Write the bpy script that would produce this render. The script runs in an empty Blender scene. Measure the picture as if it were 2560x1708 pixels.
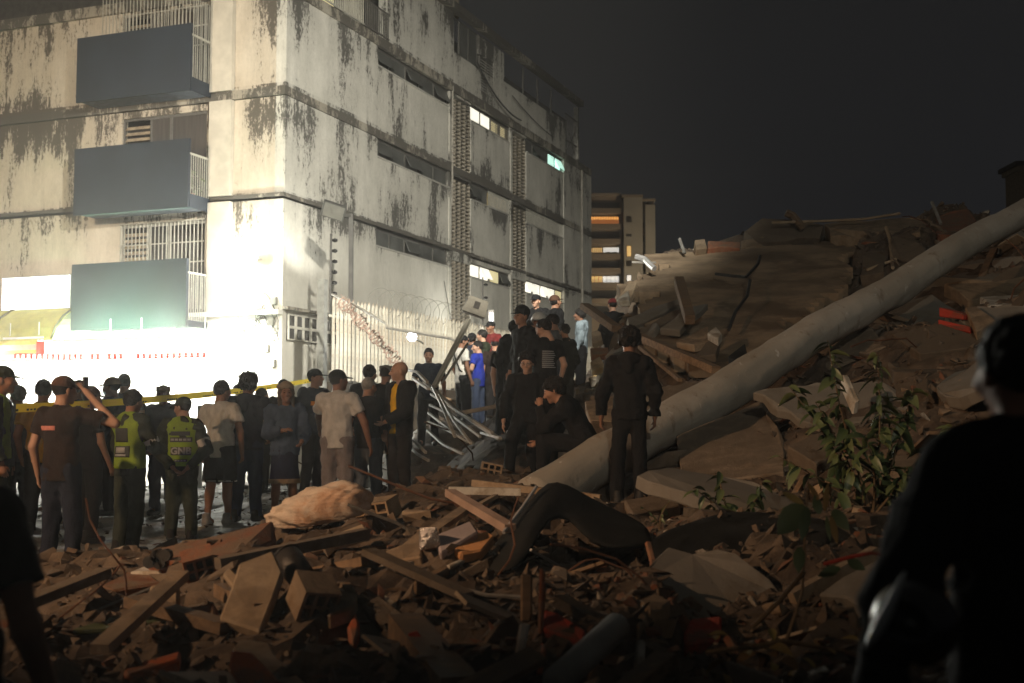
import bpy, bmesh, math, random
import numpy as np
from mathutils import Vector, Matrix, Euler
try:
    import openvdb as vdb
except Exception:
    import pyopenvdb as vdb
SC = bpy.context.scene
COL = SC.collection
random.seed(7)
RAD = math.radians

# ------------------------------------------------------------------ camera, night sky, lights, exposure
FPX, HV, CAMH = 3140.0, 1070.0, 1.3          # focal length and horizon line in pixels of the 2560 x 1708 photograph
PITCH = math.atan((HV - 854) / FPX)
cam = bpy.data.cameras.new('camera')
cam.sensor_width = 36.0
cam.lens = FPX / 2560 * 36.0
cam.clip_start = 0.1
cam.clip_end = 3000
cam.dof.use_dof = True
cam.dof.focus_distance = 16.0
cam.dof.aperture_fstop = 2.4
camo = bpy.data.objects.new('camera', cam)
camo.location = (0, 0, CAMH)
camo.rotation_euler = (math.pi / 2 + PITCH, 0, 0)
COL.objects.link(camo)
SC.camera = camo

world = bpy.data.worlds.new('World')
SC.world = world
world.use_nodes = True
wn, wl = world.node_tree.nodes, world.node_tree.links
tc = wn.new('ShaderNodeTexCoord')
sep = wn.new('ShaderNodeSeparateXYZ')
rmp = wn.new('ShaderNodeValToRGB')
wl.new(tc.outputs['Generated'], sep.inputs[0])
wl.new(sep.outputs['Z'], rmp.inputs[0])
rmp.color_ramp.elements[0].position = 0.0
rmp.color_ramp.elements[0].color = (0.0130, 0.0136, 0.0165, 1)
rmp.color_ramp.elements[1].position = 0.5
rmp.color_ramp.elements[1].color = (0.0120, 0.0118, 0.0115, 1)
wl.new(rmp.outputs[0], wn['Background'].inputs[0])
wn['Background'].inputs[1].default_value = 1.0

def lamp(name, kind, loc, power, col, target=None, size=0.15, angle=60, blend=0.6, shape=None, size_y=None):
    d = bpy.data.lights.new(name, kind)
    d.energy = power
    d.color = col
    if kind == 'SPOT':
        d.spot_size = RAD(angle); d.spot_blend = blend; d.shadow_soft_size = size
    elif kind == 'AREA':
        d.size = size
        if size_y:
            d.shape = 'RECTANGLE'; d.size_y = size_y
    else:
        d.shadow_soft_size = size
    o = bpy.data.objects.new(name, d)
    o.location = loc
    if target is not None:
        o.rotation_euler = (Vector(target) - Vector(loc)).to_track_quat('-Z', 'Y').to_euler()
    COL.objects.link(o)
    return o

# rescue floodlight on a mast high above the street, aimed at the apartment block
lamp('floodlight_mast_lamp', 'SPOT', (1.5, 11, 10.5), 36000, (1.0, 0.945, 0.82), (-4.2, 38, 5.4), 0.25, 52, 0.8)
# sodium street lamp up the street on the left
lamp('sodium_street_lamp', 'SPOT', (-17, 17, 9), 9500, (1.0, 0.83, 0.62), (-13.5, 36, 9.5), 0.3, 75, 0.9)
# sodium street lamp on the left, outside the picture
lamp('left_street_lamp', 'SPOT', (-9.0, 4.2, 5.2), 3600, (1.0, 0.62, 0.36), (.2, 11.8, 0.7), 0.12, 62, 1.0)

# unseen fill lamp added far behind the camera to brighten the ruin
lamp('far_rear_fill_lamp', 'SPOT', (5, -34, 20), 15500, (1.0, 0.92, 0.76), (7, 31, 4.4), 0.4, 31, 0.9)

SC.view_settings.view_transform = 'Standard'
SC.view_settings.look = 'None'
SC.view_settings.exposure = 0.0
SC.view_settings.gamma = 1.0
SC.view_settings.use_curve_mapping = False
SC.render.engine = 'CYCLES'
SC.cycles.use_denoising = True
SC.cycles.sample_clamp_indirect = 4.0
SC.cycles.max_bounces = 6
SC.cycles.caustics_reflective = False
SC.cycles.caustics_refractive = False

# ------------------------------------------------------------------ measuring helpers (photo pixels -> places)
CP, SP = math.cos(PITCH), math.sin(PITCH)
def ray(u, v):
    x = (u - 1280) / FPX; y = -(v - 854) / FPX
    return Vector((x, CP - y * SP, SP + y * CP))
def P(u, v, Y):
    d = ray(u, v)
    return Vector((0, 0, CAMH)) + d * (Y / d.y)
CORNER = Vector((-6.09, 33.0, 0))
ANG = math.atan2(.932, .362)
RX = Vector((math.cos(ANG), math.sin(ANG), 0)); LX = Vector((-RX.y, RX.x, 0))
def loc2w(x, y, z):
    return CORNER + RX * x + LX * y + Vector((0, 0, z))
def w2loc(p):
    q = p - CORNER
    return Vector((q.dot(RX), q.dot(LX), p.z))
def onR(u, v, off=0.0):       # local x, z of a pixel on the plane y = off
    d = ray(u, v); o = Vector((0, 0, CAMH))
    t = ((CORNER + LX * off - o).dot(LX)) / d.dot(LX)
    q = w2loc(o + d * t); return q.x, q.z
def onL(u, v, off=0.0):
    d = ray(u, v); o = Vector((0, 0, CAMH))
    t = ((CORNER + RX * off - o).dot(RX)) / d.dot(RX)
    q = w2loc(o + d * t); return q.y, q.z

# ------------------------------------------------------------------ object helpers
def tag(o, label=None, cat=None, group=None, kind=None):
    if label: o['label'] = label
    if cat: o['category'] = cat
    if group: o['group'] = group
    if cat and not kind: kind = 'thing'
    if kind: o['kind'] = kind
    return o
def empty(name, loc=(0, 0, 0), rz=0.0, label=None, cat=None, group=None):
    o = bpy.data.objects.new(name, None)
    o.empty_display_size = 0.2
    o.location = loc; o.rotation_euler = (0, 0, rz)
    COL.objects.link(o)
    return tag(o, label, cat, group)
def link(name, me, parent=None, mtx=None):
    o = bpy.data.objects.new(name, me)
    COL.objects.link(o)
    if parent is not None: o.parent = parent
    if mtx is not None: o.matrix_local = mtx
    return o
class MB:
    def __init__(s): s.v = []; s.f = []
    def add(s, vs, fs):
        n = len(s.v); s.v += [tuple(v) for v in vs]; s.f += [tuple(i + n for i in f) for f in fs]; return s
    def box(s, x0, x1, y0, y1, z0, z1):
        return s.add([(x0,y0,z0),(x1,y0,z0),(x1,y1,z0),(x0,y1,z0),(x0,y0,z1),(x1,y0,z1),(x1,y1,z1),(x0,y1,z1)],
                     [(0,3,2,1),(4,5,6,7),(0,1,5,4),(1,2,6,5),(2,3,7,6),(3,0,4,7)])
    def bar(s, a, b, w, h=None, up=(0, 0, 1)):      # square bar between two points
        a, b = Vector(a), Vector(b); h = h or w
        t = (b - a).normalized(); u = Vector(up)
        if abs(t.dot(u)) > .95: u = Vector((1, 0, 0))
        sd = t.cross(u).normalized(); n = sd.cross(t)
        vs = []
        for p in (a, b):
            for i, j in ((-1,-1),(1,-1),(1,1),(-1,1)):
                vs.append(p + sd * (i * w / 2) + n * (j * h / 2))
        return s.add(vs, [(0,1,2,3),(7,6,5,4),(0,4,5,1),(1,5,6,2),(2,6,7,3),(3,7,4,0)])
    def tube(s, pts, r, n=8, cap=True):
        pts = [Vector(p) for p in pts]
        rs = r if isinstance(r, (list, tuple)) else [r] * len(pts)
        base = len(s.v); up = Vector((0.13, 0.21, 0.97))
        for i, p in enumerate(pts):
            t = (pts[min(i + 1, len(pts) - 1)] - pts[max(i - 1, 0)]).normalized()
            sd = t.cross(up)
            if sd.length < .05: sd = t.cross(Vector((1, 0, 0)))
            sd.normalize(); nn = sd.cross(t)
            for k in range(n):
                a = 2 * math.pi * k / n
                s.v.append(tuple(p + (sd * math.cos(a) + nn * math.sin(a)) * rs[i]))
        for i in range(len(pts) - 1):
            for k in range(n):
                k2 = (k + 1) % n
                s.f.append((base + i*n + k, base + i*n + k2, base + (i+1)*n + k2, base + (i+1)*n + k))
        if cap:
            s.f.append(tuple(base + k for k in range(n))[::-1])
            s.f.append(tuple(base + (len(pts)-1)*n + k for k in range(n)))
        return s
    def ell(s, c, r, n=12, m=8, R=None):
        vs = []; fs = []
        for j in range(m + 1):
            th = math.pi * j / m
            for i in range(n):
                a = 2 * math.pi * i / n
                q = Vector((r[0]*math.sin(th)*math.cos(a), r[1]*math.sin(th)*math.sin(a), r[2]*math.cos(th)))
                if R is not None: q = R @ q
                vs.append(Vector(c) + q)
        for j in range(m):
            for i in range(n):
                i2 = (i + 1) % n
                fs.append((j*n+i, (j+1)*n+i, (j+1)*n+i2, j*n+i2))
        return s.add(vs, fs)
    def prism(s, poly, ext):
        n = len(poly); ext = Vector(ext)
        vs = [Vector(p) for p in poly] + [Vector(p) + ext for p in poly]
        fs = [tuple(range(n)), tuple(range(2*n - 1, n - 1, -1))]
        for i in range(n):
            j = (i + 1) % n
            fs.append((j, i, n + i, n + j))
        return s.add(vs, fs)
    def mesh(s, name, mat=None, smooth=False):
        me = bpy.data.meshes.new(name)
        me.from_pydata(s.v, [], s.f); me.update()
        if mat is not None: me.materials.append(mat)
        if smooth: me.polygons.foreach_set('use_smooth', [True] * len(me.polygons))
        return me
    def build(s, name, mat=None, parent=None, smooth=False, recalc=False):
        me = s.mesh(name, mat, smooth)
        if recalc:
            bm = bmesh.new(); bm.from_mesh(me); bmesh.ops.recalc_face_normals(bm, faces=bm.faces); bm.to_mesh(me); bm.free()
        return link(name, me, parent)

# ------------------------------------------------------------------ materials
def _nt(name):
    m = bpy.data.materials.new(name); m.use_nodes = True
    nt = m.node_tree
    return m, nt, nt.nodes, nt.links, nt.nodes['Principled BSDF']
def _math(nd, lk, op, a, b=None, c=None, clamp=False):
    n = nd.new('ShaderNodeMath'); n.operation = op; n.use_clamp = clamp
    for i, x in enumerate((a, b, c)):
        if x is None: continue
        if isinstance(x, (int, float)): n.inputs[i].default_value = x
        else: lk.new(x, n.inputs[i])
    return n.outputs[0]
def _smooth(nd, lk, x, lo, hi, o0=0.0, o1=1.0):
    n = nd.new('ShaderNodeMapRange'); n.interpolation_type = 'SMOOTHSTEP'
    lk.new(x, n.inputs[0])
    for i, q in enumerate((lo, hi, o0, o1)): n.inputs[1 + i].default_value = q
    return n.outputs[0]
def _noise(nd, lk, vec, scale, detail=4, rough=.6):
    n = nd.new('ShaderNodeTexNoise'); n.inputs['Scale'].default_value = scale
    n.inputs['Detail'].default_value = detail; n.inputs['Roughness'].default_value = rough
    if vec is not None: lk.new(vec, n.inputs['Vector'])
    return n.outputs['Fac']
def _mix(nd, lk, f, a, b):
    n = nd.new('ShaderNodeMix'); n.data_type = 'RGBA'
    if isinstance(f, (int, float)): n.inputs[0].default_value = f
    else: lk.new(f, n.inputs[0])
    for i, x in ((6, a), (7, b)):
        if isinstance(x, (tuple, list)): n.inputs[i].default_value = (*x[:3], 1)
        else: lk.new(x, n.inputs[i])
    return n.outputs[2]
def _bump(nd, lk, bs, h, strength, dist=.02):
    b = nd.new('ShaderNodeBump'); b.inputs['Strength'].default_value = strength; b.inputs['Distance'].default_value = dist
    lk.new(h, b.inputs['Height']); lk.new(b.outputs[0], bs.inputs['Normal'])
def _scl(nd, lk, vec, s):
    n = nd.new('ShaderNodeVectorMath'); n.operation = 'MULTIPLY'
    lk.new(vec, n.inputs[0]); n.inputs[1].default_value = s
    return n.outputs[0]
MATS = {}
def mat(name, col, rough=.85, var=.25, scale=6, bump=.35, bscale=45, dirt=None, metal=0.0, rand=.0, stretch=(1,1,1), spec=.4, dist=.02, island=False, sheen=0, dust=0.0):
    if name in MATS: return MATS[name]
    m, nt, nd, lk, bs = _nt(name)
    t = nd.new('ShaderNodeTexCoord'); v = _scl(nd, lk, t.outputs['Object'], stretch)
    n1 = _noise(nd, lk, v, scale, 5)
    f = _smooth(nd, lk, n1, .3, .7)
    lo = [c * (1 - var) for c in col]; hi = [min(1, c * (1 + var)) for c in col]
    c = _mix(nd, lk, f, lo, hi)
    if dirt:
        n2 = _noise(nd, lk, v, scale * .55, 6, .7)
        c = _mix(nd, lk, _smooth(nd, lk, n2, .46, .62), c, dirt)
    if rand or island:
        if island:
            r = nd.new('ShaderNodeNewGeometry').outputs['Random Per Island']
        else:
            r = nd.new('ShaderNodeObjectInfo').outputs['Random']
        g = _math(nd, lk, 'MULTIPLY_ADD', r, 2 * rand, 1 - rand)
        mm = nd.new('ShaderNodeVectorMath'); mm.operation = 'SCALE'
        lk.new(c, mm.inputs[0]); lk.new(g, mm.inputs['Scale']); c = mm.outputs[0]
    if dust:
        sp = nd.new('ShaderNodeSeparateXYZ'); lk.new(nd.new('ShaderNodeNewGeometry').outputs['Normal'], sp.inputs[0])
        nn = _noise(nd, lk, t.outputs['Object'], 5, 5, .7)
        df = _math(nd, lk, 'MULTIPLY', _smooth(nd, lk, sp.outputs[2], -.1, .95), _smooth(nd, lk, nn, .32, .62))
        c = _mix(nd, lk, _math(nd, lk, 'MULTIPLY', df, dust), c, (.125, .098, .07))
    lk.new(c, bs.inputs['Base Color'])
    bs.inputs['Metallic'].default_value = metal
    bs.inputs['Specular IOR Level'].default_value = spec
    rr = _math(nd, lk, 'MULTIPLY_ADD', n1, .25, rough - .12, clamp=True)
    lk.new(rr, bs.inputs['Roughness'])
    if sheen: bs.inputs['Sheen Weight'].default_value = sheen
    if bump:
        n3 = _noise(nd, lk, v, bscale, 4, .65)
        _bump(nd, lk, bs, n3, bump, dist)
    MATS[name] = m
    return m
def emit(name, col, strength):
    if name in MATS: return MATS[name]
    m, nt, nd, lk, bs = _nt(name)
    bs.inputs['Base Color'].default_value = (*[min(.8, c) for c in col], 1)
    bs.inputs['Emission Color'].default_value = (*col, 1)
    t = nd.new('ShaderNodeTexCoord')
    n1 = _noise(nd, lk, t.outputs['Object'], 2.5, 3)
    lk.new(_math(nd, lk, 'MULTIPLY_ADD', n1, strength * .8, strength * .6), bs.inputs['Emission Strength'])
    MATS[name] = m
    return m
def wallmat(name, base, light, stain, amount, clean_below=6.2, zoff=1.74, zper=2.93):
    """old painted plaster with black mould streaks running down from the ledges"""
    m, nt, nd, lk, bs = _nt(name)
    t = nd.new('ShaderNodeTexCoord')
    s = nd.new('ShaderNodeSeparateXYZ'); lk.new(t.outputs['Object'], s.inputs[0])
    u = _math(nd, lk, 'ADD', s.outputs[0], _math(nd, lk, 'MULTIPLY', s.outputs[1], 1.37))
    z = s.outputs[2]
    cv = nd.new('ShaderNodeCombineXYZ'); lk.new(u, cv.inputs[0]); lk.new(z, cv.inputs[2])
    V = cv.outputs[0]
    wv = nd.new('ShaderNodeVectorMath'); wv.operation = 'ADD'
    nz = nd.new('ShaderNodeTexNoise'); nz.inputs['Scale'].default_value = 1.6; nz.inputs['Detail'].default_value = 3; lk.new(V, nz.inputs['Vector'])
    lk.new(V, wv.inputs[0]); lk.new(_scl(nd, lk, nz.outputs['Color'], (.5, 0, .9)), wv.inputs[1]); W = wv.outputs[0]
    streak = _noise(nd, lk, _scl(nd, lk, W, (1.7, 1, .42)), 1.0, 5, .62)
    thin = _noise(nd, lk, _scl(nd, lk, V, (7.5, 1, .8)), 1.0, 4, .6)
    patch = _noise(nd, lk, _scl(nd, lk, V, (.38, 1, .36)), 1.0, 2, .5)
    fine = _noise(nd, lk, _scl(nd, lk, V, (1, 1, .6)), 10.0, 6, .85)
    fz = _math(nd, lk, 'FRACT', _math(nd, lk, 'DIVIDE', _math(nd, lk, 'SUBTRACT', z, zoff), zper))
    top = _smooth(nd, lk, fz, .3, 1.0)
    a = _math(nd, lk, 'MULTIPLY_ADD', streak, .62, _math(nd, lk, 'MULTIPLY', patch, .62))
    a = _math(nd, lk, 'MULTIPLY_ADD', thin, .20, a)
    a = _math(nd, lk, 'MULTIPLY_ADD', _math(nd, lk, 'SUBTRACT', fine, .5), .62, a)
    a = _math(nd, lk, 'MULTIPLY_ADD', top, .085, a)
    hi = _smooth(nd, lk, z, clean_below, clean_below + 2.2)
    a = _math(nd, lk, 'MULTIPLY_ADD', hi, .12, a)
    mask = _smooth(nd, lk, a, .965 - amount, 1.02 - amount)
    soft = _smooth(nd, lk, a, .72 - amount, 1.03 - amount)
    blot = _smooth(nd, lk, _noise(nd, lk, V, .9, 4, .6), .3, .7)
    c = _mix(nd, lk, blot, base, light)
    c = _mix(nd, lk, _math(nd, lk, 'MULTIPLY', soft, .38), c, [b * .5 for b in base])
    c = _mix(nd, lk, _math(nd, lk, 'MULTIPLY', mask, .86), c, stain)
    lk.new(c, bs.inputs['Base Color'])
    bs.inputs['Roughness'].default_value = .9
    bs.inputs['Specular IOR Level'].default_value = .25
    h = _math(nd, lk, 'MULTIPLY_ADD', mask, -.4, _noise(nd, lk, V, 22, 5, .7))
    _bump(nd, lk, bs, h, .35, .03)
    MATS[name] = m
    return m
# ------------------------------------------------------------------ apartment block on the corner
W_R = wallmat('plaster_grey_white', (.52, .505, .445), (.62, .60, .535), (.034, .032, .028), 0.075)
W_L = wallmat('plaster_peach', (.52, .455, .36), (.60, .535, .435), (.042, .036, .029), 0.105, clean_below=7.4)
LEDGE = wallmat('ledge_concrete', (.34, .31, .25), (.42, .39, .32), (.06, .055, .048), 0.13, clean_below=3)
DARKIN = mat('interior_shade', (.045, .042, .038), .9, .3)  # dark tone stands in for shade inside rooms and cells
BAL = mat('blue_grey_board', (.021, .028, .040), .8, .18, .9, .1, 20, dirt=None)
WHITEMET = mat('white_painted_metal', (.40, .385, .33), .55, .15, 4, .05)
FRAMEMET = mat('dark_window_frame', (.10, .095, .085), .6, .2)
ALU = mat('aluminium_frame', (.42, .41, .37), .5, .15)
GLASSD = mat('dusty_dark_glass', (.085, .088, .082), .35, .3, 2, .05, 10, spec=.6)
LITW = emit('lit_pane_white', (1.0, .95, .78), 1.05)
LITC = emit('lit_pane_mint', (.60, 1.0, .82), .95)
LITY = emit('lit_pane_yellow', (1.0, .82, .45), .55)
CURT = mat('grey_curtain', (.055, .047, .042), .9, .25, 3, .3, 20, stretch=(1, 3, .2))

B = empty('apartment_building', CORNER, ANG, 'stained cream four storey apartment block with blue balcony boards on the corner', 'building')
def bbox(name, m, x0, x1, y0, y1, z0, z1, parent=None):
    return MB().box(x0, x1, y0, y1, z0, z1).build(name, m, parent or B)
def bevbox(name, m, x0, x1, y0, y1, z0, z1, parent=None):
    return bbox(name, m, x0, x1, y0, y1, z0, z1, parent)
LV = [0.0, 4.4, 7.55, 10.42, 13.32, 16.0]
TH = .25
XE = 26.75
# inner core, so that openings look into dark rooms
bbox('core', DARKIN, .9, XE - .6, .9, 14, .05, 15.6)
# ledges, running round the corner
for z, t, pj in ((LV[2], .10, .05), (LV[3], .24, .07), (LV[4], .30, .12)):
    MB().box(-pj, XE, -pj, -.002, z - t, z).box(-pj, -.002, 0, 13, z - t, z).build('ledge', LEDGE, B)
# roof ledge on the long side, and the upper set-back block
MB().box(-.3, XE - 1.7, -.30, -.05, 15.86, 16.12).box(-.3, -.05, -.05, 13, 15.86, 16.12).build('roof_ledge', LEDGE, B)

# ---- long facade (y = 0), bay by bay
def strip_window(x0, x1, z0, z1, kinds, y=.10):
    """a ribbon window: frame, and panes of the given kinds; lower-case tilts out"""
    w = MB(); n = len(kinds); dx = (x1 - x0) / n
    w.box(x0, x1, y - .03, y + .03, z0, z0 + .05).box(x0, x1, y - .03, y + .03, z1 - .05, z1)
    for i in range(n + 1):
        xx = x0 + i * dx
        w.box(max(x0, xx - .03), min(x1, xx + .03), y - .032, y + .032, z0 + .05, z1 - .05)
    wo = w.build('window', FRAMEMET, B)
    for i, k in enumerate(kinds):
        a, b = x0 + i * dx + .04, x0 + (i + 1) * dx - .04
        mt = {'D': GLASSD, 'W': LITW, 'C': LITC, 'Y': LITY, 'X': DARKIN}[k.upper()]
        if k.upper() == 'X': continue
        if k == 'L': continue
        if k.islower():
            h = z1 - z0 - .1; tl = .42
            q = MB(); yo = y - .02
            q.add([(a, yo - h * math.sin(tl), z1 - .05 - h * math.cos(tl)), (b, yo - h * math.sin(tl), z1 - .05 - h * math.cos(tl)), (b, yo, z1 - .05), (a, yo, z1 - .05),
                   (a, yo + .02 - h * math.sin(tl), z1 - .05 - h * math.cos(tl)), (b, yo + .02 - h * math.sin(tl), z1 - .05 - h * math.cos(tl)), (b, yo + .02, z1 - .05), (a, yo + .02, z1 - .05)],
                  [(0,1,2,3),(7,6,5,4),(0,4,5,1),(1,5,6,2),(2,6,7,3),(3,7,4,0)])
            q.build('pane', mt, wo)
            if mt in (LITW, LITC):
                MB().box(a, b, y + .03, y + .05, z0 + .05, z1 - .05).build('pane', mt, wo)
        else:
            MB().box(a, b, y - .012, y + .012, z0 + .05, z1 - .05).build('pane', mt, wo)
    return wo
def louvre(x0, x1, z0, z1, m, backm, n=9):
    w = MB()
    w.box(x0, x0 + .05, .06, .14, z0, z1).box(x1 - .05, x1, .06, .14, z0, z1).box(x0 + .05, x1 - .05, .06, .14, z0, z0 + .04).box(x0 + .05, x1 - .05, .06, .14, z1 - .04, z1)
    wo = w.build('window', FRAMEMET, B)
    for i in range(n):
        z = z0 + .06 + (z1 - z0 - .12) * (i + .5) / n; h = (z1 - z0) / n * .38
        MB().add([(x0 + .05, .04, z - h), (x1 - .05, .04, z - h), (x1 - .05, .12, z + h), (x0 + .05, .12, z + h), (x0 + .05, .055, z - h - .01), (x1 - .05, .055, z - h - .01), (x1 - .05, .135, z + h - .01), (x0 + .05, .135, z + h - .01)],
                 [(0,1,2,3),(7,6,5,4),(0,4,5,1),(1,5,6,2),(2,6,7,3),(3,7,4,0)]).build('slat', m, wo)
    if backm: MB().box(x0 + .05, x1 - .05, .2, .22, z0, z1).build('pane', backm, wo)
    return wo
def bars(x0, x1, z0, z1, y, n, m=None, parent=None, name='window_grille'):
    r = MB().box(x0, x1, y - .02, y + .02, z0, z0 + .04).box(x0, x1, y - .02, y + .02, z1 - .04, z1).build(name, m or WHITEMET, parent or B)
    for i in range(n):
        xx = x0 + (x1 - x0) * (i + .5) / n
        MB().box(xx - .012, xx + .012, y - .012, y + .012, z0 + .04, z1 - .04).build('bar', m or WHITEMET, r)
    return r
# bay 1a: blind wall from the corner, slightly proud; storeys split by the ledges
for z0, z1 in ((0, LV[2] - .17), (LV[2], LV[3] - .26), (LV[3], LV[4] - .30)):
    bbox('wall', W_R, 0.0, 5.3, -.06 if z0 else -.03, TH, z0, z1)
# bay 1b with ribbon windows under each ledge
for z0, z1, ws, kinds in ((0, LV[2] - .17, 6.82, 'DDdDD'), (LV[2], LV[3] - .26, 9.58, 'dDdDD'), (LV[3], LV[4] - .30, 12.42, 'dDdDd')):
    bbox('wall', W_R, 5.302, 10.75, .0, TH, z0, ws)
    bbox('sill', ALU, 5.302, 10.75, -.05, .12, ws, ws + .04)
    strip_window(5.32, 10.73, ws + .04, z1, kinds)
    bbox('pier', W_R, 10.752, 10.95, -.03, TH, z0, z1)
# vents low on the blind wall near the corner are a block panel of its own
vx0, vz0 = onR(712, 835); vx1, vz1 = onR(800, 790)
vp = empty('vent_panel', (0, 0, 0)); vp.parent = B
MB().box(.18, 2.95, -.075, -.0605, 3.62, 4.33).build('frame', mat('vent_shade', (.045, .042, .038)), vp)  # dark backing plate stands in for the shade in the vent cells
for j in range(2):
    for i in range(7):
        x = .19 + i * .39; z = 3.63 + j * .345
        w = MB()
        w.box(x, x + .03, -.13, -.076, z, z + .34).box(x + .36, x + .39, -.13, -.076, z, z + .34).box(x + .03, x + .36, -.13, -.076, z, z + .03).box(x + .03, x + .36, -.13, -.076, z + .31, z + .34)
        w.build('breeze_block', W_R, vp)
bbox('ledge', LEDGE, -.05, 4.0, -.22, -.062, 4.42, 4.5)
# breeze-block stair columns
BRK = wallmat('breeze_block_clay', (.27, .24, .19), (.34, .305, .245), (.05, .045, .04), 0.07, clean_below=9)
def block_mesh(w, h):
    t = .028; q = MB()
    q.box(0, w, 0, .12, 0, t).box(0, w, 0, .12, h - t + .012, h - .004).box(0, t, .001, .119, t, h - t + .012).box(w - t - .004, w - .004, .001, .119, t, h - t + .012)
    return q
bw, bh = .435, .135
bm_ = block_mesh(bw, bh).mesh('breeze_block', BRK)
rest = MB()
cnt = 0
for (cx, ncol, levels) in ((10.955, 4, ((1.6, LV[2] - .4), (LV[2] + .02, LV[3] - .3), (LV[3] + .02, LV[4] - .33))), (16.82, 3, ((1.6, LV[2] - .4), (LV[2] + .02, LV[3] - .3), (LV[3] + .02, LV[4] - .33)))):
    for z0, z1 in levels:
        rows = int((z1 - z0) / bh)
        for r in range(rows):
            off = 0
            for c in range(ncol):
                x = cx + c * bw * (1.0 if ncol == 4 else 1.18); z = z0 + r * bh
                if cnt < 270 and ncol == 4:
                    o = link('breeze_block', bm_, B); o.location = (x, .02 + random.uniform(-.006, .006), z); cnt += 1
                else:
                    n0 = len(rest.v); q = block_mesh(bw * (1.0 if ncol == 4 else 1.18), bh)
                    rest.add([(a + x, b + .02, c2 + z) for a, b, c2 in q.v], q.f)
        # band between storeys
        bbox('band', W_R, cx - .002, cx + ncol * bw * (1 if ncol == 4 else 1.18), -.015, TH, z1 - .02, z1 + (.33 if z1 < 8 else .05))
tag(rest.build('breeze_block', BRK, B), kind='stuff')
MB().box(17.1, 17.5, .5, .52, 8.5, 9.9).build('stair_light', LITY, B)
MB().box(17.3, 18.0, .5, .52, 11.5, 12.4).build('stair_light', LITY, B)
# bay 2
for z0, z1, ws in ((0, LV[2] - .30, 6.68), (LV[2], LV[3] - .26, 9.52), (LV[3], LV[4] - .30, 12.4)):
    bbox('wall', W_R, 12.72, 16.6, .0, TH, z0, ws)
    bbox('pier', W_R, 16.602, 16.818, -.03, TH, z0, z1)
    bbox('sill', ALU, 12.72, 16.6, -.04, .12, ws, ws + .035)
bbox('lintel', W_R, 12.72, 16.6, -.01, TH, LV[2] - .30, LV[2] - .172)
strip_window(12.74, 16.58, 6.72, LV[2] - .31, 'WwYd')
strip_window(12.74, 14.4, 9.56, LV[3] - .28, 'dD')
bars(14.42, 16.58, 9.56, LV[3] - .28, .02, 18, WHITEMET)
MB().box(14.42, 16.58, .14, .16, 9.56, LV[3] - .3).build('shutter', mat('yellow_blind', (.55, .45, .25)), B)  # plain yellow blind behind the bars
strip_window(12.74, 14.7, 12.44, LV[4] - .32, 'WW')
for a in (14.72, 15.66):
    louvre(a, a + .92, 12.44, LV[4] - .34, WHITEMET, LITY, 6)
# bay 3
for z0, z1, ws in ((0, LV[2] - .30, 6.68), (LV[2], LV[3] - .26, 9.52), (LV[3], LV[4] - .30, 12.42)):
    bbox('wall', W_R, 18.4, 23.0, .0, TH, z0, ws)
    bbox('sill', ALU, 18.4, 23.0, -.04, .12, ws, ws + .035)
bbox('lintel', W_R, 18.4, 23.0, -.01, TH, LV[2] - .30, LV[2] - .172)
strip_window(18.42, 22.98, 6.72, LV[2] - .31, 'wWwWY')
bars(18.42, 22.98, 9.56, LV[3] - .28, .02, 30, WHITEMET)
MB().box(18.42, 22.98, .2, .22, 9.56, LV[3] - .3).build('shutter', mat('grey_blind', (.24, .23, .2)), B)
strip_window(18.42, 22.98, 12.46, LV[4] - .32, 'DdDCc')
# end bay: plain wall with two rain pipes
for z0, z1 in ((0, LV[2] - .17), (LV[2], LV[3] - .26), (LV[3], LV[4] - .30)):
    bbox('wall', W_R, 23.002, XE, -.04, TH, z0, z1)
    bbox('end_wall', W_R, XE + .002, XE + .2, -.04, 12, z0, z1)
MB().tube([(25.3, -.12, .2), (25.3, -.12, 13)], .06, 8).build('rain_pipe', mat('pipe_grey', (.30, .28, .24)), B)
MB().tube([(10.85, -.10, 9), (10.85, -.10, 13.2)], .035, 6).build('rain_pipe', MATS['pipe_grey'], B)
# loose cables strung over the facade
CABLE = mat('black_cable', (.02, .02, .02), .6, .1, bump=0)
def sag(a, b, s, n=12):
    a, b = Vector(a), Vector(b)
    return [a.lerp(b, i / n) - Vector((0, 0, s * 4 * (i / n) * (1 - i / n))) for i in range(n + 1)]
MB().tube(sag((12.9, -.15, 14.6), (16.9, -.35, 13.35), .35), .035, 6).build('cable', CABLE, B)
MB().tube(sag((16.6, -.1, 14.3), (21.5, -.1, 13.7), .12), .018, 5).build('cable', CABLE, B)
MB().tube(sag((10.3, -.05, 6.3), (10.85, -.2, 4.3), .02), .01, 4).build('cable', CABLE, B)
MB().tube(sag((22.9, -.06, 10.1), (26.8, -.05, 10.0), .02), .014, 4).build('cable', WHITEMET, B)
MB().tube(sag((22.9, -.06, 7.3), (26.8, -.05, 7.25), .02), .014, 4).build('cable', WHITEMET, B)
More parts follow.
